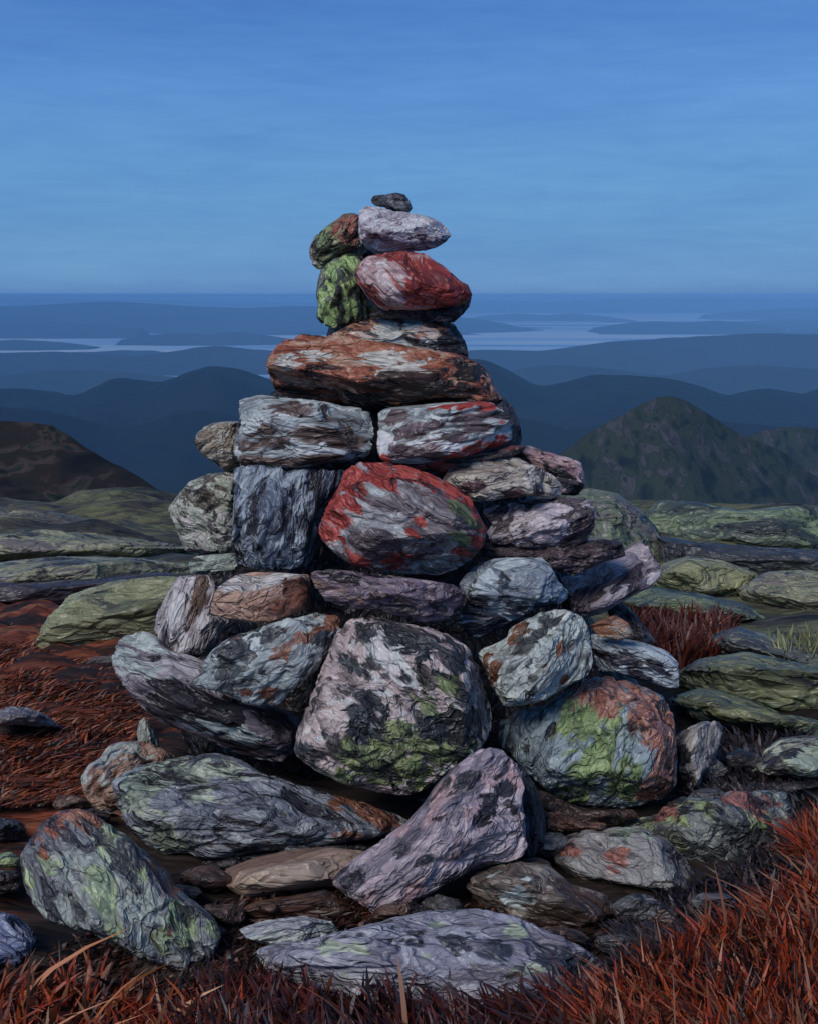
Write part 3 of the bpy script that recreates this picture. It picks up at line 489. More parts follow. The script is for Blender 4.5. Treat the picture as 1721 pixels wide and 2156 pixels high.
rock('stone', 'blue-grey wedge with rust stains left of the giant boulder', 3, [(312, 1352), (380, 1310), (390, 1240), (430, 1190), (520, 1120), (700, 1062), (850, 1010), (960, 985), (1085, 1008), (1100, 1050), (1065, 1160), (1005, 1230), (982, 1290), (900, 1345), (830, 1405), (780, 1475), (700, 1468), (600, 1462), (540, 1422), (480, 1402), (380, 1387)],
     [(60, 66, 72), (92, 102, 110), (118, 130, 138), (136, 148, 156), (152, 164, 172)], p1=[(70, 46, 40), (112, 68, 50), (128, 88, 72)], m1=[(1040, 1050, 60), (960, 1090, 50), (880, 1130, 60), (800, 1170, 50), (720, 1400, 30), (600, 1390, 30), (560, 1120, 30)], p2=[(36, 40, 46), (56, 62, 70)], m2=[(560, 1170, 70), (520, 1290, 50), (1000, 1150, 50), (720, 1130, 50)], ang=25, cell=24, dy=-.26, pits=.3, cuts=6)
rock('boulder', 'long banded grey-purple boulder on the lower left flank of the cairn', 0, [(242, 1382), (258, 1348), (300, 1322), (332, 1328), (350, 1365), (400, 1382), (440, 1400), (460, 1450), (540, 1485), (632, 1500), (640, 1540), (622, 1572), (592, 1600), (540, 1597), (470, 1572), (400, 1546), (340, 1521), (298, 1496), (268, 1450), (248, 1415)],
     [(32, 28, 34), (62, 56, 66), (88, 82, 94), (112, 108, 120), (134, 132, 144)], cat='boulder', p1=[(104, 114, 118), (132, 144, 148), (148, 160, 164)], m1=[(262, 1375, 28), (290, 1350, 32), (330, 1408, 26), (430, 1510, 26), (500, 1530, 24), (300, 1408, 24)], p2=[(22, 20, 24), (38, 34, 42)], m2=[(380, 1470, 40), (470, 1485, 30), (560, 1510, 30), (330, 1390, 14)], ang=-22, stretch=3.6, cell=20, dy=-.18, pits=.1, rough_amp=1.3)
rock('boulder', 'giant pinkish boulder blotched with black and green lichen, largest in the cairn', 0, [(624, 1580), (634, 1530), (652, 1490), (668, 1440), (688, 1390), (712, 1332), (742, 1304), (800, 1304), (870, 1318), (940, 1337), (985, 1365), (1007, 1410), (1022, 1460), (1036, 1500), (1031, 1540), (992, 1590), (930, 1637), (870, 1671), (800, 1666), (730, 1647), (668, 1622)],
     [(70, 62, 66), (116, 104, 108), (142, 128, 132), (158, 144, 148), (172, 162, 166)], cat='boulder', p1=MOSS, m1=[(780, 1600, 70), (850, 1620, 70), (740, 1570, 40), (900, 1500, 45), (860, 1550, 60), (940, 1560, 50), (900, 1560, 45), (930, 1440, 28), (840, 1560, 40), (940, 1520, 30), (960, 1580, 30), (790, 1640, 30), (730, 1630, 26), (890, 1440, 16)], p2=[(26, 28, 34), (44, 48, 54), (66, 72, 78)], m2=[(830, 1345, 30), (900, 1370, 30), (770, 1330, 22), (760, 1510, 32), (800, 1480, 22), (900, 1530, 24), (850, 1430, 20), (1000, 1520, 26), (660, 1580, 24), (920, 1550, 16), (740, 1400, 20), (960, 1395, 20), (690, 1545, 16)], ang=-40, cell=21, dy=-.30, pits=.52, pitcol=(34, 34, 40), box=2.5, cuts=5)
rock('stone', 'grey two-humped stone right of the giant lichen boulder', 4, [(448, 1185), (520, 1160), (600, 1120), (620, 1068), (700, 1018), (800, 978), (900, 972), (985, 1008), (1022, 1060), (1037, 1150), (1047, 1250), (1012, 1322), (900, 1382), (800, 1442), (700, 1465), (588, 1475), (530, 1385), (490, 1285)],
     [(70, 72, 76), (104, 112, 116), (128, 140, 144), (142, 154, 158), (154, 162, 164)], p1=[(70, 44, 34), (112, 66, 44), (90, 80, 72)], m1=[(500, 1250, 50), (530, 1320, 40), (680, 1050, 50), (890, 1180, 30), (900, 1340, 30), (800, 1260, 25), (640, 1120, 30)], p2=[(40, 44, 48), (66, 72, 76)], m2=[(740, 1330, 36), (740, 1400, 36), (680, 1170, 40), (800, 1020, 60), (760, 1110, 36), (720, 1250, 30)], ang=60, cell=20, dy=-.26, pits=.12, cuts=5, stretch=2)
rock('stone', 'little orange-brown stone above the blue-grey stone at the right edge', 4, [(1035, 1055), (1100, 1022), (1170, 998), (1235, 1040), (1270, 1110), (1180, 1135), (1080, 1110)], [(60, 42, 36), (104, 66, 48), (128, 82, 60), (110, 108, 106)], dy=-.12, cell=36)
rock('stone', 'black steep stone behind the lilac finger on the right flank', 4, [(1120, 960), (1190, 935), (1240, 960), (1310, 1040), (1388, 1148), (1300, 1155), (1180, 1110)], COAL + [(66, 62, 68)], dy=-.02, cell=30)
rock('stone', 'low blue-grey stone with pale top edge, rightmost of the cairn', 4, [(1042, 1100), (1100, 1098), (1200, 1118), (1330, 1148), (1440, 1188), (1492, 1240), (1502, 1320), (1497, 1382), (1430, 1384), (1300, 1345), (1180, 1300), (1080, 1296), (1058, 1200)],
     [(44, 48, 62), (74, 82, 100), (104, 116, 134), (128, 142, 160), (148, 162, 178)], p2=[(30, 30, 42), (50, 50, 64)], m2=[(1150, 1220, 50), (1250, 1250, 50), (1300, 1320, 40), (1380, 1270, 40)], ang=-18, stretch=3, cell=26, dy=-.16, pits=.1)
rock('boulder', 'big round boulder with green moss centre and salmon right side, lower right', 0, [(1053, 1520), (1090, 1497), (1150, 1482), (1195, 1455), (1230, 1430), (1282, 1420), (1350, 1440), (1400, 1465), (1416, 1510), (1422, 1580), (1420, 1650), (1382, 1682), (1310, 1702), (1240, 1702), (1180, 1682), (1120, 1632), (1082, 1590), (1054, 1570)],
     [(52, 60, 72), (78, 90, 102), (96, 114, 128), (112, 130, 146), (130, 148, 160)], cat='boulder', p1=[(60, 76, 56), (92, 112, 74), (118, 142, 92), (140, 164, 112)], m1=[(1230, 1530, 50), (1270, 1580, 50), (1240, 1620, 45), (1300, 1640, 40), (1210, 1500, 36), (1290, 1510, 34), (1310, 1600, 30)], p2=[(92, 54, 48), (130, 82, 72), (152, 104, 92), (160, 124, 114)], m2=[(1280, 1440, 50), (1350, 1470, 50), (1390, 1520, 42), (1398, 1580, 40), (1395, 1640, 40), (1340, 1500, 28), (1230, 1458, 28), (1370, 1670, 24)], ang=70, cell=20, dy=-.28, pits=.3, mn=1.5, box=2.4, cuts=4)
rock('stone', 'triangular grey stone standing behind the mossy round boulder, far right', 7, [(962, 205), (1040, 163), (1110, 133), (1190, 132), (1220, 165), (1197, 260), (1167, 350), (1122, 430), (1092, 502), (1040, 545), (975, 530), (968, 400), (965, 300)],
     [(70, 66, 68), (104, 100, 102), (124, 122, 124), (136, 136, 136)], p2=COAL, m2=[(1000, 330, 45), (1000, 430, 60), (1010, 510, 50), (985, 270, 30)], Y=3.95, D=.16, ang=70, cell=24)
# ---------------------------------------------------------------- stones lying round the foot
FOOT = 'stones lying at the foot of the cairn'
rock('stone', 'slanting purple-grey slab propped in front of the giant boulder', 6, [(466, 965), (500, 910), (580, 850), (660, 790), (760, 720), (850, 660), (930, 570), (1010, 460), (1100, 370), (1200, 293), (1280, 278), (1350, 288), (1420, 350), (1452, 420), (1452, 560), (1472, 700), (1468, 850), (1350, 872), (1230, 902), (1100, 952), (980, 1022), (880, 1082), (800, 1112), (740, 1163), (700, 1152), (620, 1072), (550, 1042), (500, 1002)],
     [(54, 50, 62), (78, 74, 88), (98, 92, 108), (120, 110, 124), (146, 134, 146)], group=FOOT, p1=[(120, 92, 100), (144, 118, 128), (156, 140, 148)], m1=[(1390, 350, 45), (1420, 430, 35), (1280, 420, 35), (1040, 520, 50), (740, 1130, 50), (640, 1050, 36), (980, 660, 45), (1180, 600, 36), (900, 1000, 40), (820, 700, 26), (1090, 840, 30)], p2=[(30, 30, 36), (50, 48, 58)], m2=[(1160, 450, 40), (1240, 640, 40), (1350, 500, 36), (820, 800, 40), (600, 940, 40), (920, 860, 40), (1050, 960, 30), (1270, 560, 30)], ang=42, stretch=2, cell=24, Y=3.12, D=.15, pits=.3, box=3.2, cuts=3, planes=[(.75, -.75, -.2, .72)])
rock('stone', 'black piece coloured as the shaded right side of the slanting purple-grey slab', 6, [(1380, 310), (1480, 400), (1545, 500), (1575, 650), (1585, 800), (1480, 880), (1400, 850), (1380, 600)], COAL, group=FOOT, Y=3.38, D=.12, cell=26, ang=90, stretch=3)  # added dark piece; its black paints the shade on the slab's right side
rock('boulder', 'long grey boulder with green patches stretching under the cairn from the left', 0, [(244, 1645), (300, 1613), (400, 1592), (480, 1585), (560, 1630), (620, 1650), (700, 1675), (780, 1695), (840, 1718), (862, 1736), (800, 1757), (740, 1767), (680, 1777), (560, 1785), (470, 1802), (400, 1812), (350, 1810), (318, 1780), (298, 1760), (278, 1730), (260, 1690)],
     [(36, 38, 46), (60, 64, 76), (82, 88, 102), (102, 108, 122), (124, 132, 140)], cat='boulder', group=FOOT, p1=SAGE, m1=[(340, 1640, 45), (400, 1625, 40), (320, 1690, 30), (350, 1760, 30), (470, 1620, 24), (360, 1790, 22)], p2=[(96, 58, 44), (120, 76, 60)], m2=[(780, 1705, 26), (820, 1730, 20), (740, 1760, 20), (700, 1690, 16)], ang=-14, stretch=2.2, cell=23, Y=3.55, D=.26, pits=.4)
rock('stone', 'brown-sided stone with a pale curved top behind the long grey boulder', 5, [(432, 420), (470, 358), (530, 320), (570, 258), (640, 232), (760, 232), (880, 280), (960, 330), (950, 400), (800, 420), (700, 430), (660, 520), (700, 650), (680, 700), (650, 690), (580, 622), (470, 562), (438, 480)],
     [(74, 50, 42), (106, 72, 58), (126, 94, 80), (140, 116, 104)], group=FOOT, p1=[(92, 98, 96), (124, 132, 130), (146, 150, 148)], m1=[(600, 290, 60), (540, 340, 50), (460, 380, 40), (680, 250, 50), (470, 430, 30)], Y=3.78, D=.16, cell=26)
rock('stone', 'small upright grey stone sticking up behind the brown-sided stone', 5, [(722, 190), (735, 128), (762, 108), (802, 150), (838, 200), (838, 260), (780, 270), (735, 265)], [(84, 84, 80), (112, 116, 112), (130, 136, 130)], group=FOOT, Y=3.88, D=.06, cell=30, sub=6)
rock('boulder', 'lichen-covered grey-green boulder with a rusty back edge, lower left corner', 5, [(122, 830), (180, 750), (230, 680), (310, 615), (400, 598), (480, 618), (540, 660), (640, 720), (750, 805), (870, 915), (935, 1010), (1020, 1080), (1100, 1140), (1142, 1220), (1132, 1300), (1090, 1402), (1030, 1390), (950, 1422), (850, 1412), (740, 1382), (650, 1332), (560, 1292), (480, 1242), (370, 1212), (270, 1172), (190, 1092), (138, 980)],
     [(40, 42, 52), (66, 68, 80), (88, 90, 100), (104, 112, 116), (122, 132, 130)], cat='boulder', group=FOOT, p1=[(92, 106, 92), (116, 132, 108), (138, 158, 116), (158, 182, 134)], m1=[(580, 770, 60), (660, 830, 60), (540, 1000, 60), (560, 1080, 50), (250, 880, 50), (940, 1170, 50), (960, 1270, 45), (740, 920, 40), (600, 1200, 40), (840, 1270, 36), (170, 960, 36), (1110, 1210, 26)], p2=[(90, 52, 42), (126, 74, 58), (136, 92, 74)], m2=[(290, 650, 60), (400, 625, 60), (200, 760, 40), (820, 880, 40), (910, 980, 40), (480, 640, 40), (240, 830, 24), (460, 700, 24)], ang=-60, stretch=2, cell=24, Y=2.9, D=.20, pits=.5, pitcol=(34, 36, 46), cuts=5)
rock('stone', 'bright blue-lilac stone cut off by the left edge, near the bottom', 5, [(-140, 1170), (0, 1128), (80, 1148), (150, 1198), (195, 1270), (160, 1350), (130, 1412), (60, 1416), (-140, 1440)], [(60, 70, 104), (84, 98, 138), (108, 120, 160), (130, 140, 172)], group=FOOT, Y=2.86, D=.12, cell=22, ang=-35, stretch=2.4, pits=.2)
rock('stone', 'tiny yellow-green stone at the left edge beside the lichen boulder', 5, [(-60, 860), (0, 822), (60, 813), (112, 850), (104, 892), (40, 898), (-60, 900)], [(80, 90, 66), (116, 130, 90), (146, 160, 116)], group=FOOT, Y=3.25, D=.06, cell=30)
rock('stone', 'brown earthy stone beneath the tiny yellow-green stone at the left edge', 5, [(-140, 900), (0, 905), (90, 915), (130, 960), (140, 1000), (60, 1020), (-140, 1030)], [(52, 42, 38), (84, 70, 62), (104, 92, 84)], group=FOOT, Y=3.18, D=.1, cell=26)
rock('stone', 'flat lilac-grey stone lying in the rusty moss near the left edge', 5, [(-60, 90), (60, 50), (160, 58), (240, 92), (340, 168), (200, 150), (60, 148), (-60, 160)], [(60, 56, 62), (86, 84, 94), (106, 106, 116)], group=FOOT, Y=4.35, D=.16, cell=22)
rock('stone', 'dark blue-black stone half sunk in rusty moss by the left edge', 5, [(-80, 650), (40, 636), (110, 655), (135, 700), (100, 750), (-80, 765)], [(28, 30, 36), (42, 44, 52), (58, 60, 68)], group=FOOT, Y=3.5, D=.12, cell=24)
rock('slab', 'smooth tan-brown slab left of the slanting slab\'s lower end', 0, [(460, 1850), (480, 1826), (540, 1804), (620, 1788), (690, 1783), (765, 1792), (775, 1815), (730, 1855), (700, 1872), (640, 1882), (560, 1896), (500, 1882)], [(92, 72, 64), (116, 92, 82), (128, 108, 98), (140, 124, 114)], group=FOOT, Y=3.2, D=.16, cell=14, pits=.0, stretch=3, ang=8, rough_amp=.7, coh=.7)
rock('slab', 'thin rust-brown slab below the smooth tan-brown slab', 0, [(500, 1915), (545, 1895), (620, 1885), (690, 1872), (740, 1905), (800, 1928), (780, 1945), (700, 1938), (640, 1948), (540, 1950)], [(30, 24, 24), (54, 38, 34), (80, 56, 48), (104, 78, 70)], group=FOOT, Y=3.08, D=.12, cell=20, stretch=4, ang=5)
rock('slab', 'small pale blue slab at the left end of the long lilac-grey slab', 0, [(505, 1955), (560, 1937), (640, 1928), (700, 1940), (712, 1965), (650, 1985), (570, 1990), (520, 1975)], [(84, 84, 92), (108, 110, 122), (128, 134, 146), (140, 150, 150)], group=FOOT, Y=2.88, D=.08, cell=24, stretch=3, ang=3, pits=.1)
rock('slab', 'long lilac-grey slab along the bottom, fringed with dark grass', 0, [(545, 1995), (640, 1978), (740, 1960), (830, 1932), (900, 1916), (1000, 1914), (1090, 1932), (1150, 1962), (1220, 1998), (1270, 2030), (1275, 2080), (1190, 2110), (1040, 2130), (940, 2140), (860, 2130), (740, 2110), (630, 2080), (565, 2035)],
     [(56, 54, 66), (80, 78, 94), (98, 98, 116), (112, 114, 134), (128, 132, 150)], group=FOOT, p2=[(34, 38, 50), (52, 56, 70)], m2=[(880, 1985, 26), (940, 1985, 26), (1040, 2000, 22), (1150, 2010, 30), (1200, 2030, 30)], p1=SAGE[2:], m1=[(920, 1945, 20), (700, 1998, 20), (760, 1998, 16), (900, 2012, 16), (1130, 2035, 16), (1080, 1960, 14)], Y=2.74, D=.15, cell=20, stretch=2.6, ang=0, pits=.1)
rock('stone', 'taupe stone with a pale blue patch, right of the slanting slab\'s foot', 0, [(985, 1865), (1002, 1840), (1040, 1826), (1090, 1815), (1150, 1820), (1200, 1862), (1270, 1882), (1295, 1915), (1262, 1948), (1170, 1958), (1080, 1948), (1030, 1922), (995, 1892)],
     [(48, 42, 42), (76, 68, 66), (98, 90, 86), (112, 106, 102)], group=FOOT, p1=[(110, 120, 128), (136, 150, 158), (150, 164, 170)], m1=[(1090, 1880, 32), (1110, 1895, 26)], p2=[(38, 30, 30), (62, 48, 44)], m2=[(1230, 1910, 50), (1170, 1930, 40), (1180, 1870, 30)], Y=3.08, D=.18, cell=17, pits=.05, stretch=2, ang=-15)
rock('slab', 'low grey-brown slab with pink edges in front of the red grass, lower right', 7, [(280, 785), (370, 738), (480, 708), (600, 690), (780, 680), (930, 750), (1020, 850), (1085, 965), (1010, 1085), (820, 1060), (620, 1030), (480, 985), (360, 885)],
     [(52, 50, 54), (78, 76, 80), (98, 96, 100), (112, 114, 120)], group=FOOT, p1=[(96, 56, 50), (136, 84, 76), (150, 106, 100)], m1=[(340, 780, 40), (410, 820, 45), (680, 850, 50), (640, 920, 40), (480, 900, 36), (300, 800, 30)], p2=SAGE[1:] , m2=[(700, 700, 60), (820, 740, 40)], Y=3.35, D=.18, cell=24, ang=-18, stretch=2, pits=.35)
rock('boulder', 'mossy dark boulder with yellow-green flecks behind the low grey-brown slab', 7, [(590, 705), (740, 645), (870, 627), (940, 558), (1010, 527), (1100, 538), (1230, 508), (1420, 496), (1555, 500), (1590, 600), (1580, 780), (1460, 900), (1260, 950), (1100, 980), (900, 900), (700, 820)],
     [(34, 38, 44), (58, 64, 68), (82, 88, 92), (100, 108, 108)], cat='boulder', group=FOOT, p1=[(70, 84, 66), (98, 112, 84), (126, 142, 100), (146, 166, 110)], m1=[(700, 690, 50), (980, 640, 60), (960, 760, 45), (1360, 610, 50), (830, 680, 40), (1100, 590, 50), (880, 790, 30), (1400, 650, 30)], p2=[(92, 54, 48), (136, 82, 76), (150, 100, 92)], m2=[(1330, 535, 60), (1240, 545, 40), (930, 590, 36), (890, 630, 24), (1460, 560, 36)], Y=3.62, D=.26, cell=23, ang=-25, pits=.45)
rock('stone', 'small brown rubble stone between the mossy round boulder and the low slab', 7, [(262, 612), (350, 598), (480, 645), (610, 665), (600, 700), (430, 712), (340, 735), (285, 692)], [(36, 28, 28), (66, 44, 38), (92, 62, 54), (112, 82, 74)], group=FOOT, Y=3.5, D=.1, cell=30)
rock('stone', 'dark brown stone directly under the mossy round boulder', 0, [(1130, 1655), (1180, 1685), (1250, 1708), (1330, 1700), (1345, 1720), (1270, 1745), (1190, 1735), (1140, 1700)], [(24, 20, 22), (44, 34, 32), (66, 48, 44)], group=FOOT, Y=3.6, D=.12, cell=26)
rock('stone', 'grey-green flat stone cut off by the right edge, behind the red grass', 7, [(1335, 412), (1400, 350), (1450, 270), (1520, 213), (1640, 203), (1800, 205), (1800, 425), (1600, 435), (1480, 425), (1400, 445)],
     [(50, 52, 52), (80, 84, 80), (100, 106, 98), (116, 122, 112)], group=FOOT, p1=SAGE[2:], m1=[(1640, 330, 60), (1400, 390, 40), (1500, 280, 40), (1700, 300, 50)], p2=COAL, m2=[(1480, 340, 36), (1560, 300, 30), (1420, 420, 26), (1520, 400, 30)], Y=4.05, D=.22, cell=20, ang=10, stretch=2.4)
rock('stone', 'dark flat stone under the right-edge grey-green stone', 7, [(1180, 500), (1300, 440), (1480, 430), (1700, 440), (1800, 470), (1700, 520), (1400, 520), (1200, 540)], COAL, group=FOOT, Y=3.95, D=.2, cell=20)
rock('slab', 'low black slab under the tan slab and the long grey boulder', 0, [(330, 1812), (450, 1805), (600, 1785), (760, 1772), (800, 1790), (700, 1800), (560, 1815), (460, 1850), (380, 1850)], COAL, group=FOOT, Y=3.42, D=.1, cell=22)
rr = np.random.RandomState(77)
for (rx, ry, rw, kind) in ((430, 1850, 60, 0), (380, 1880, 44, 1), (470, 1925, 50, 0), (440, 1960, 36, 1), (560, 1912, 30, 0), (840, 1925, 60, 0), (930, 1905, 44, 1), (1020, 1960, 56, 0), (1110, 1985, 40, 1), (1180, 1975, 60, 0), (1290, 1985, 44, 1), (1250, 1790, 46, 0), (1160, 1780, 50, 1), (1120, 1825, 40, 0), (1340, 1915, 60, 1), (1400, 1935, 44, 0), (1500, 1900, 50, 1), (930, 1690, 46, 1), (1010, 1650, 50, 1), (640, 1800, 50, 1), (235, 1790, 44, 0), (200, 1720, 36, 1), (150, 1690, 40, 0), (1480, 1620, 50, 1), (1560, 1600, 44, 1), (1500, 1690, 60, 1)):
    n_ = 11; aa = np.sort(rr.uniform(0, 6.28, n_)); pts_ = [(rx + rw * math.cos(t_) * rr.uniform(.8, 1.1), ry + rw * rr.uniform(.38, .6) * math.sin(t_)) for t_ in np.linspace(0, 6.28, n_, endpoint=False)]
    rock('rubble_stone', ('small dirty brown rubble stone half sunk in the soil round the foot of the cairn', 'small dark grey rubble stone half sunk in the soil round the foot of the cairn')[kind], 0, pts_,
         ([(26, 21, 21), (48, 36, 32), (74, 54, 46), (92, 74, 66)], [(22, 21, 25), (38, 37, 42), (56, 56, 64), (76, 78, 84)])[kind], group='rubble stones round the foot of the cairn', Y=ground_Y(rx, ry + rw * .35), D=.07, cell=26, sub=5)
# rubble mass inside the cairn, coloured near-black to paint shade in the gaps
def shade_core():
    P = [(790, 470), (850, 470), (905, 620), (930, 720), (1010, 860), (1050, 950), (1120, 1040), (1190, 1200), (1260, 1330), (1350, 1450), (1390, 1560), (1380, 1690), (1200, 1720), (1000, 1740), (800, 1745), (600, 1745), (440, 1730), (390, 1660), (390, 1540), (370, 1430), (420, 1250), (440, 1080), (500, 980), (540, 860), (620, 800), (700, 700), (700, 600), (720, 500)]
    o = rock('rubble', None, 0, P, [(14, 13, 15), (22, 20, 23), (32, 29, 32)], cat=None, group=None, Y=4.45, D=.26, cuts=0, cell=16, rough_amp=1.0, box=2.6, sub=6)
    o['kind'] = 'stuff'
shade_core()
# ---------------------------------------------------------------- mossy ground stones in the middle distance
MG = 'moss-covered stones on the plateau behind the cairn'
def mound(label, pts, pal, bottom, hgt=None, **k):
    Y = ground_Y(pts[0][0] if 0 < pts[0][0] < 1721 else 860, bottom)
    k.setdefault('D', .5); k.setdefault('k', .86); k.setdefault('rough_amp', 1.1); k.setdefault('cuts', 3); k.setdefault('bump', .7); k.setdefault('cell', 11 if Y < 8 else 7)
    cxm, cym = sum(q[0] for q in pts) / len(pts), sum(q[1] for q in pts) / len(pts)
    pts = [(cxm + (a - cxm) * 1.1, cym + (b - cym) * 1.42 + 3) for a, b in pts]
    rock('mossy_stone', label, 0, pts, pal, group=MG, Y=Y + .25, box=2.3, stretch=2.6, ang=0, pits=.18, **k)
GR = [(36, 38, 42), (64, 66, 60), (92, 94, 78), (110, 114, 92), (124, 128, 106), (90, 86, 88)]
GD = [(30, 36, 46), (46, 56, 60), (66, 80, 72), (86, 100, 82), (84, 84, 86)]
GN = [(34, 36, 46), (50, 54, 62), (68, 74, 78)]
mound('largest olive moss hump on the left, right against the cairn', [(92, 1345), (112, 1306), (155, 1264), (235, 1244), (330, 1238), (420, 1240), (430, 1330), (300, 1345), (200, 1360)], [(52, 56, 48), (88, 92, 70), (108, 112, 82), (124, 130, 98), (134, 140, 112)], 1362, D=.35)
mound('long flat olive hump left of the cairn, second above the largest', [(-80, 1215), (0, 1190), (120, 1180), (260, 1182), (400, 1196), (400, 1225), (240, 1232), (60, 1234), (-80, 1240)], GR, 1236)
mound('dim purple-grey hump at mid left between two olive ones', [(-80, 1225), (60, 1228), (200, 1222), (330, 1212), (390, 1225), (340, 1248), (200, 1262), (40, 1268), (-80, 1266)], [(40, 38, 46), (58, 54, 62), (76, 72, 78)], 1262)
mound('narrow pale olive hump touching the left edge, farther back', [(-60, 1140), (60, 1122), (160, 1124), (300, 1138), (390, 1150), (300, 1166), (120, 1170), (-60, 1166)], GR, 1168)
mound('grey hump on the plateau rim at the left', [(-60, 1085), (40, 1072), (140, 1086), (260, 1104), (380, 1116), (370, 1132), (160, 1122), (-60, 1116)], [(58, 54, 54), (80, 78, 72), (96, 98, 84)], 1124)
mound('small grey stone half buried left of the cairn foot', [(150, 1398), (200, 1386), (260, 1384), (250, 1410), (190, 1420), (140, 1416)], [(50, 46, 46), (78, 72, 72), (96, 92, 92)], 1416, D=.14)
mound('dark blue-green boulder close behind the pitted lilac block on the right', [(1200, 1070), (1245, 1056), (1300, 1064), (1345, 1088), (1375, 1115), (1400, 1150), (1412, 1190), (1350, 1210), (1200, 1200)], GD, 1205)
mound('green rounded boulder on the plateau rim near the right edge', [(1366, 1098), (1400, 1066), (1460, 1068), (1560, 1080), (1660, 1074), (1780, 1078), (1780, 1150), (1620, 1160), (1480, 1150), (1400, 1126)], GD[:3] + [(104, 122, 96)], 1155)
mound('navy boulder below the green rim boulder, right', [(1395, 1140), (1480, 1150), (1600, 1158), (1780, 1165), (1780, 1215), (1620, 1222), (1480, 1200), (1410, 1190)], GN, 1220)
mound('bright olive boulder right of the lilac finger of rock', [(1385, 1225), (1400, 1196), (1450, 1184), (1520, 1192), (1580, 1210), (1600, 1240), (1520, 1262), (1440, 1256)], GR, 1262, p1=OLIVE[2:]+[(146, 150, 106)], m1=[(1460, 1205, 60)])
mound('olive boulder cut off by the right edge beside the bright olive one', [(1560, 1240), (1620, 1214), (1700, 1212), (1790, 1222), (1790, 1290), (1680, 1284), (1590, 1270)], GR, 1284)
mound('sage boulder low on the right above the red grass tuft', [(1300, 1262), (1380, 1246), (1470, 1256), (1560, 1272), (1600, 1296), (1500, 1306), (1380, 1300)], GD[:3] + [(100, 112, 84)], 1304)
mound('dark green boulder at the right edge below the pale grass tuft', [(1425, 1430), (1480, 1400), (1570, 1388), (1660, 1402), (1780, 1420), (1780, 1480), (1640, 1482), (1500, 1460)], GD, 1478, D=.35, p1=OLIVE, m1=[(1560, 1410, 40), (1660, 1430, 50), (1480, 1430, 30)])
mound('green-streaked low boulder right of the rightmost cairn stone', [(1425, 1480), (1500, 1462), (1580, 1478), (1640, 1500), (1780, 1520), (1780, 1550), (1600, 1540), (1500, 1520)], GD[:3] + [(92, 112, 76)], 1540, D=.35, p1=OLIVE, m1=[(1500, 1480, 40), (1640, 1510, 40)])
mound('bluish boulder above the dark green one near the right edge', [(1500, 1350), (1560, 1330), (1640, 1350), (1780, 1360), (1780, 1410), (1640, 1400), (1540, 1390)], GN + [(86, 94, 90)], 1402, D=.35)
# ---------------------------------------------------------------- grass
def grass(name, label, polys, count, hmin, hmax, pal, lean=(0, 0), wid=.006, seed=1, spread=.35, gk=.66):
    rng = np.random.RandomState(seed); V = []; C = []; tot = 0; base = []
    for poly, share in polys:
        pp = np.array(poly, float); n = int(count * share); lo, hi = pp.min(0), pp.max(0); k = 0
        while k < n:
            q = rng.uniform(lo, hi, (n * 2, 2)); ins = np.zeros(len(q), bool)
            for i in range(len(pp)):
                a, b2 = pp[i], pp[(i + 1) % len(pp)]
                cond = ((a[1] > q[:, 1]) != (b2[1] > q[:, 1])) & (q[:, 0] < (b2[0] - a[0]) * (q[:, 1] - a[1]) / (b2[1] - a[1] + 1e-9) + a[0]); ins ^= cond
            for x, y in q[ins][:n - k]:
                Yg = float(np.interp(y, GYT, GYV)); v = at(x, y, Yg); base.append((v.x, v.y, float(gbase(Yg)) - .02)); k += 1
    B = np.array(base); n = len(B); SEG = 5
    h = rng.uniform(hmin, hmax, n) * (1 + .35 * noise3(B * 2.2 + 5)); wv = wid * rng.uniform(.5, 1.7, n)
    clump = np.stack([noise3(B * 5 + 11), noise3(B * 5 + 31)], 1) * .5
    lx = lean[0] + clump[:, 0] + rng.normal(0, spread, n); ly = lean[1] + clump[:, 1] + rng.normal(0, spread, n)
    az = rng.uniform(0, math.pi, n) * .5 - .4; P = []
    for s in range(SEG):
        u = s / (SEG - 1); cx = B[:, 0] + lx * h * u ** 1.6; cyy = B[:, 1] + ly * h * u ** 1.6; cz = B[:, 2] + h * (u - .22 * u * u * (np.abs(lx) + np.abs(ly)))
        ww = wv * (1 - u) ** .6 * (0.75 + .5 * u) / 2 + .0003
        P.append(np.stack([cx - np.cos(az) * ww, cyy - np.sin(az) * ww, cz], 1)); P.append(np.stack([cx + np.cos(az) * ww, cyy + np.sin(az) * ww, cz], 1))
    P = np.stack(P, 1).reshape(-1, 3); f = []
    for s in range(SEG - 1): f.append(np.array([2 * s, 2 * s + 1, 2 * s + 3, 2 * s + 2]))
    F = (np.arange(n)[:, None, None] * 2 * SEG + np.array(f)[None]).reshape(-1, 4)
    me = bpy.data.meshes.new(name); me.vertices.add(len(P)); me.vertices.foreach_set('co', P.astype(np.float32).ravel())
    me.loops.add(F.size); me.loops.foreach_set('vertex_index', F.ravel().astype(np.int32)); me.polygons.add(len(F)); me.polygons.foreach_set('loop_start', np.arange(0, F.size, 4, dtype=np.int32)); me.update(calc_edges=True)
    rv = np.clip(rng.uniform(0, 1, n) * .7 + .3 * (noise3(B * 3 + 50) + .5), 0, 1)
    a = me.attributes.new('blade', 'FLOAT', 'POINT'); a.data.foreach_set('value', np.repeat(rv, 2 * SEG).astype(np.float32))
    m = bpy.data.materials.new(name + '_blades'); m.use_nodes = True; t = m.node_tree; b = t.nodes['Principled BSDF']
    L(t, ramp(t, attr(t, 'blade'), pal, lo=.0, hi=1.0, k=gk, raw=True), b.inputs['Base Color']); b.inputs['Roughness'].default_value = .5
    return link(name, me, m, label, None, None, 'stuff')
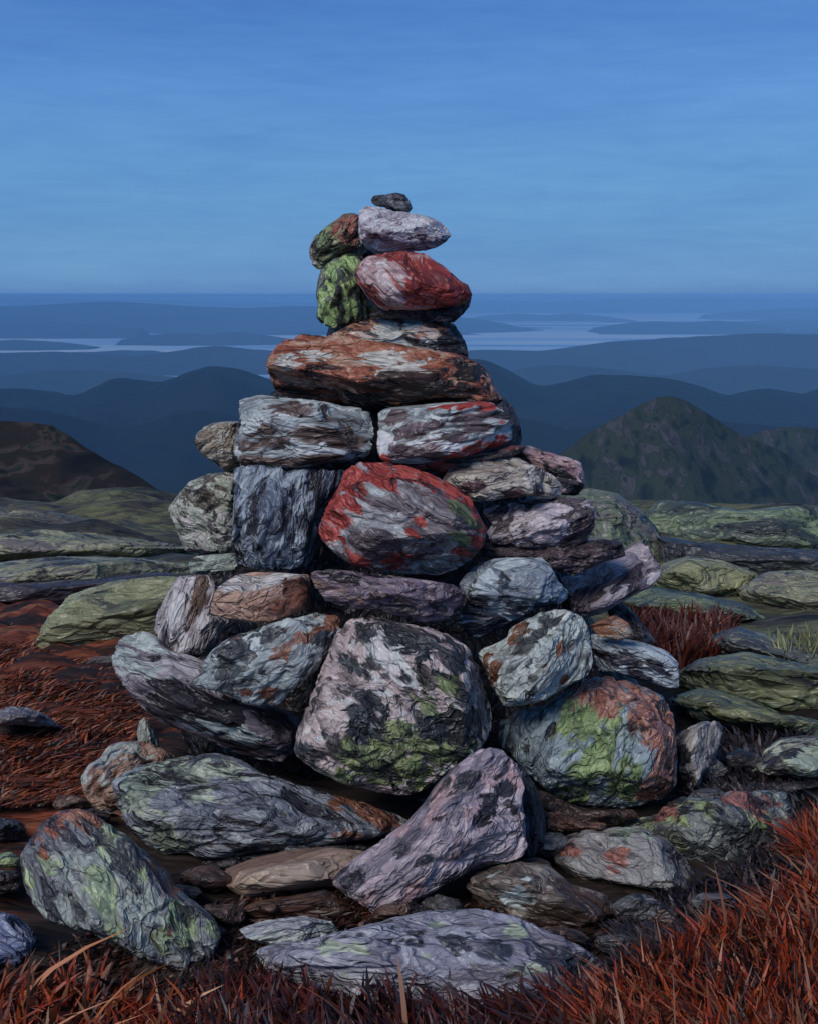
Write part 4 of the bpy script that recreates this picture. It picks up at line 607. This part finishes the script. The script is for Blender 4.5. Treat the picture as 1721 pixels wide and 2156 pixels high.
GYT = np.linspace(1060, 2600, 300); GYV = np.array([ground_Y(860, y) for y in GYT])
REDG = [(14, 12, 15), (20, 15, 17), (30, 18, 18), (70, 26, 18), (124, 44, 22), (156, 56, 24), (164, 76, 38), (150, 108, 84), (36, 22, 20), (18, 15, 18)]
grass('grass', 'dense rust-red grass filling the lower right corner', [([(1290, 2120), (1330, 2070), (1420, 2040), (1540, 1985), (1660, 1910), (1800, 1830), (1800, 2420), (1250, 2420), (1230, 2200)], .85), ([(1680, 1830), (1690, 1780), (1800, 1760), (1800, 1860)], .12)], 12500, .05, .15, REDG, lean=(-.22, -.1), wid=.010, seed=3)
grass('grass', 'dark and rust-red grass fringe along the bottom edge', [([(380, 2130), (520, 2060), (700, 2110), (960, 2130), (1240, 2110), (1300, 2160), (1300, 2420), (380, 2420)], 1.)], 4800, .05, .14, [(22, 22, 28), (34, 30, 36), (66, 28, 22), (96, 36, 22), (44, 46, 58), (124, 70, 44)], lean=(-.2, -.1), wid=.010, seed=4)
grass('grass', 'rust-red grass in the lower left corner', [([(-80, 2120), (120, 2080), (330, 2110), (520, 2130), (520, 2420), (-80, 2420)], 1.)], 2400, .04, .13, REDG, lean=(.3, 0), wid=.011, seed=5, spread=.5)
grass('grass', 'long tan dry stalks leaning over the lower left grass', [([(-40, 2140), (300, 2120), (420, 2200), (300, 2400), (-60, 2400)], 1.)], 70, .12, .24, [(150, 84, 44), (176, 112, 68), (190, 140, 98)], lean=(.75, -.1), wid=.014, seed=6, spread=.35)
grass('grass', 'scattered tan dry stalks standing in the red grass', [([(700, 2200), (1300, 2160), (1380, 2020), (1700, 1960), (1760, 2300), (700, 2330)], 1.)], 60, .10, .26, [(104, 56, 38), (132, 84, 60), (156, 124, 104)], lean=(-.3, -.1), wid=.010, seed=7, spread=.4)
grass('grass', 'dark red grass tuft behind the right side of the cairn', [([(1290, 1330), (1330, 1310), (1530, 1320), (1560, 1380), (1430, 1412), (1350, 1400)], 1.)], 2200, .06, .18, [(30, 20, 20), (66, 28, 20), (96, 38, 24), (110, 50, 34), (70, 66, 62)], lean=(.1, 0), wid=.012, seed=8)
grass('grass', 'pale olive spiky grass tuft at the right edge', [([(1600, 1372), (1720, 1360), (1780, 1400), (1640, 1410)], 1.)], 420, .06, .17, [(76, 80, 56), (124, 128, 88), (156, 158, 112)], lean=(-.1, 0), wid=.012, seed=9)

grass('heath', 'low rust-brown heath covering the ground left of the cairn', [([(-80, 1260), (100, 1300), (100, 1380), (250, 1400), (300, 1520), (250, 1600), (170, 1680), (-80, 1700)], 1.)], 8000, .02, .06, [(18, 15, 17), (26, 20, 20), (44, 24, 20), (90, 40, 22), (124, 56, 28), (124, 76, 48), (34, 30, 34)], lean=(1.3, 0), wid=.010, seed=12, spread=.5, gk=.95)
grass('heath', 'low dark heath between the stones at the foot of the cairn', [([(420, 1900), (700, 1860), (1300, 1940), (1500, 1900), (1300, 2000), (600, 2000), (460, 2100), (-40, 2060), (200, 1950)], 1.)], 3500, .01, .035, [(18, 15, 17), (30, 24, 24), (52, 34, 28), (84, 44, 30), (50, 46, 50)], lean=(.9, 0), wid=.010, seed=13, spread=.7)
grass('heath', 'dark heath and dead grass beside the low slab at lower right', [([(1290, 1960), (1400, 1880), (1560, 1830), (1680, 1760), (1760, 1760), (1660, 1900), (1540, 1980), (1420, 2040), (1300, 2080)], 1.), ([(1420, 1560), (1700, 1540), (1780, 1700), (1440, 1700)], .6)], 2600, .02, .08, [(16, 15, 20), (28, 26, 32), (44, 42, 50), (62, 44, 38), (72, 74, 80)], lean=(-.3, 0), wid=.012, seed=14, spread=.5)
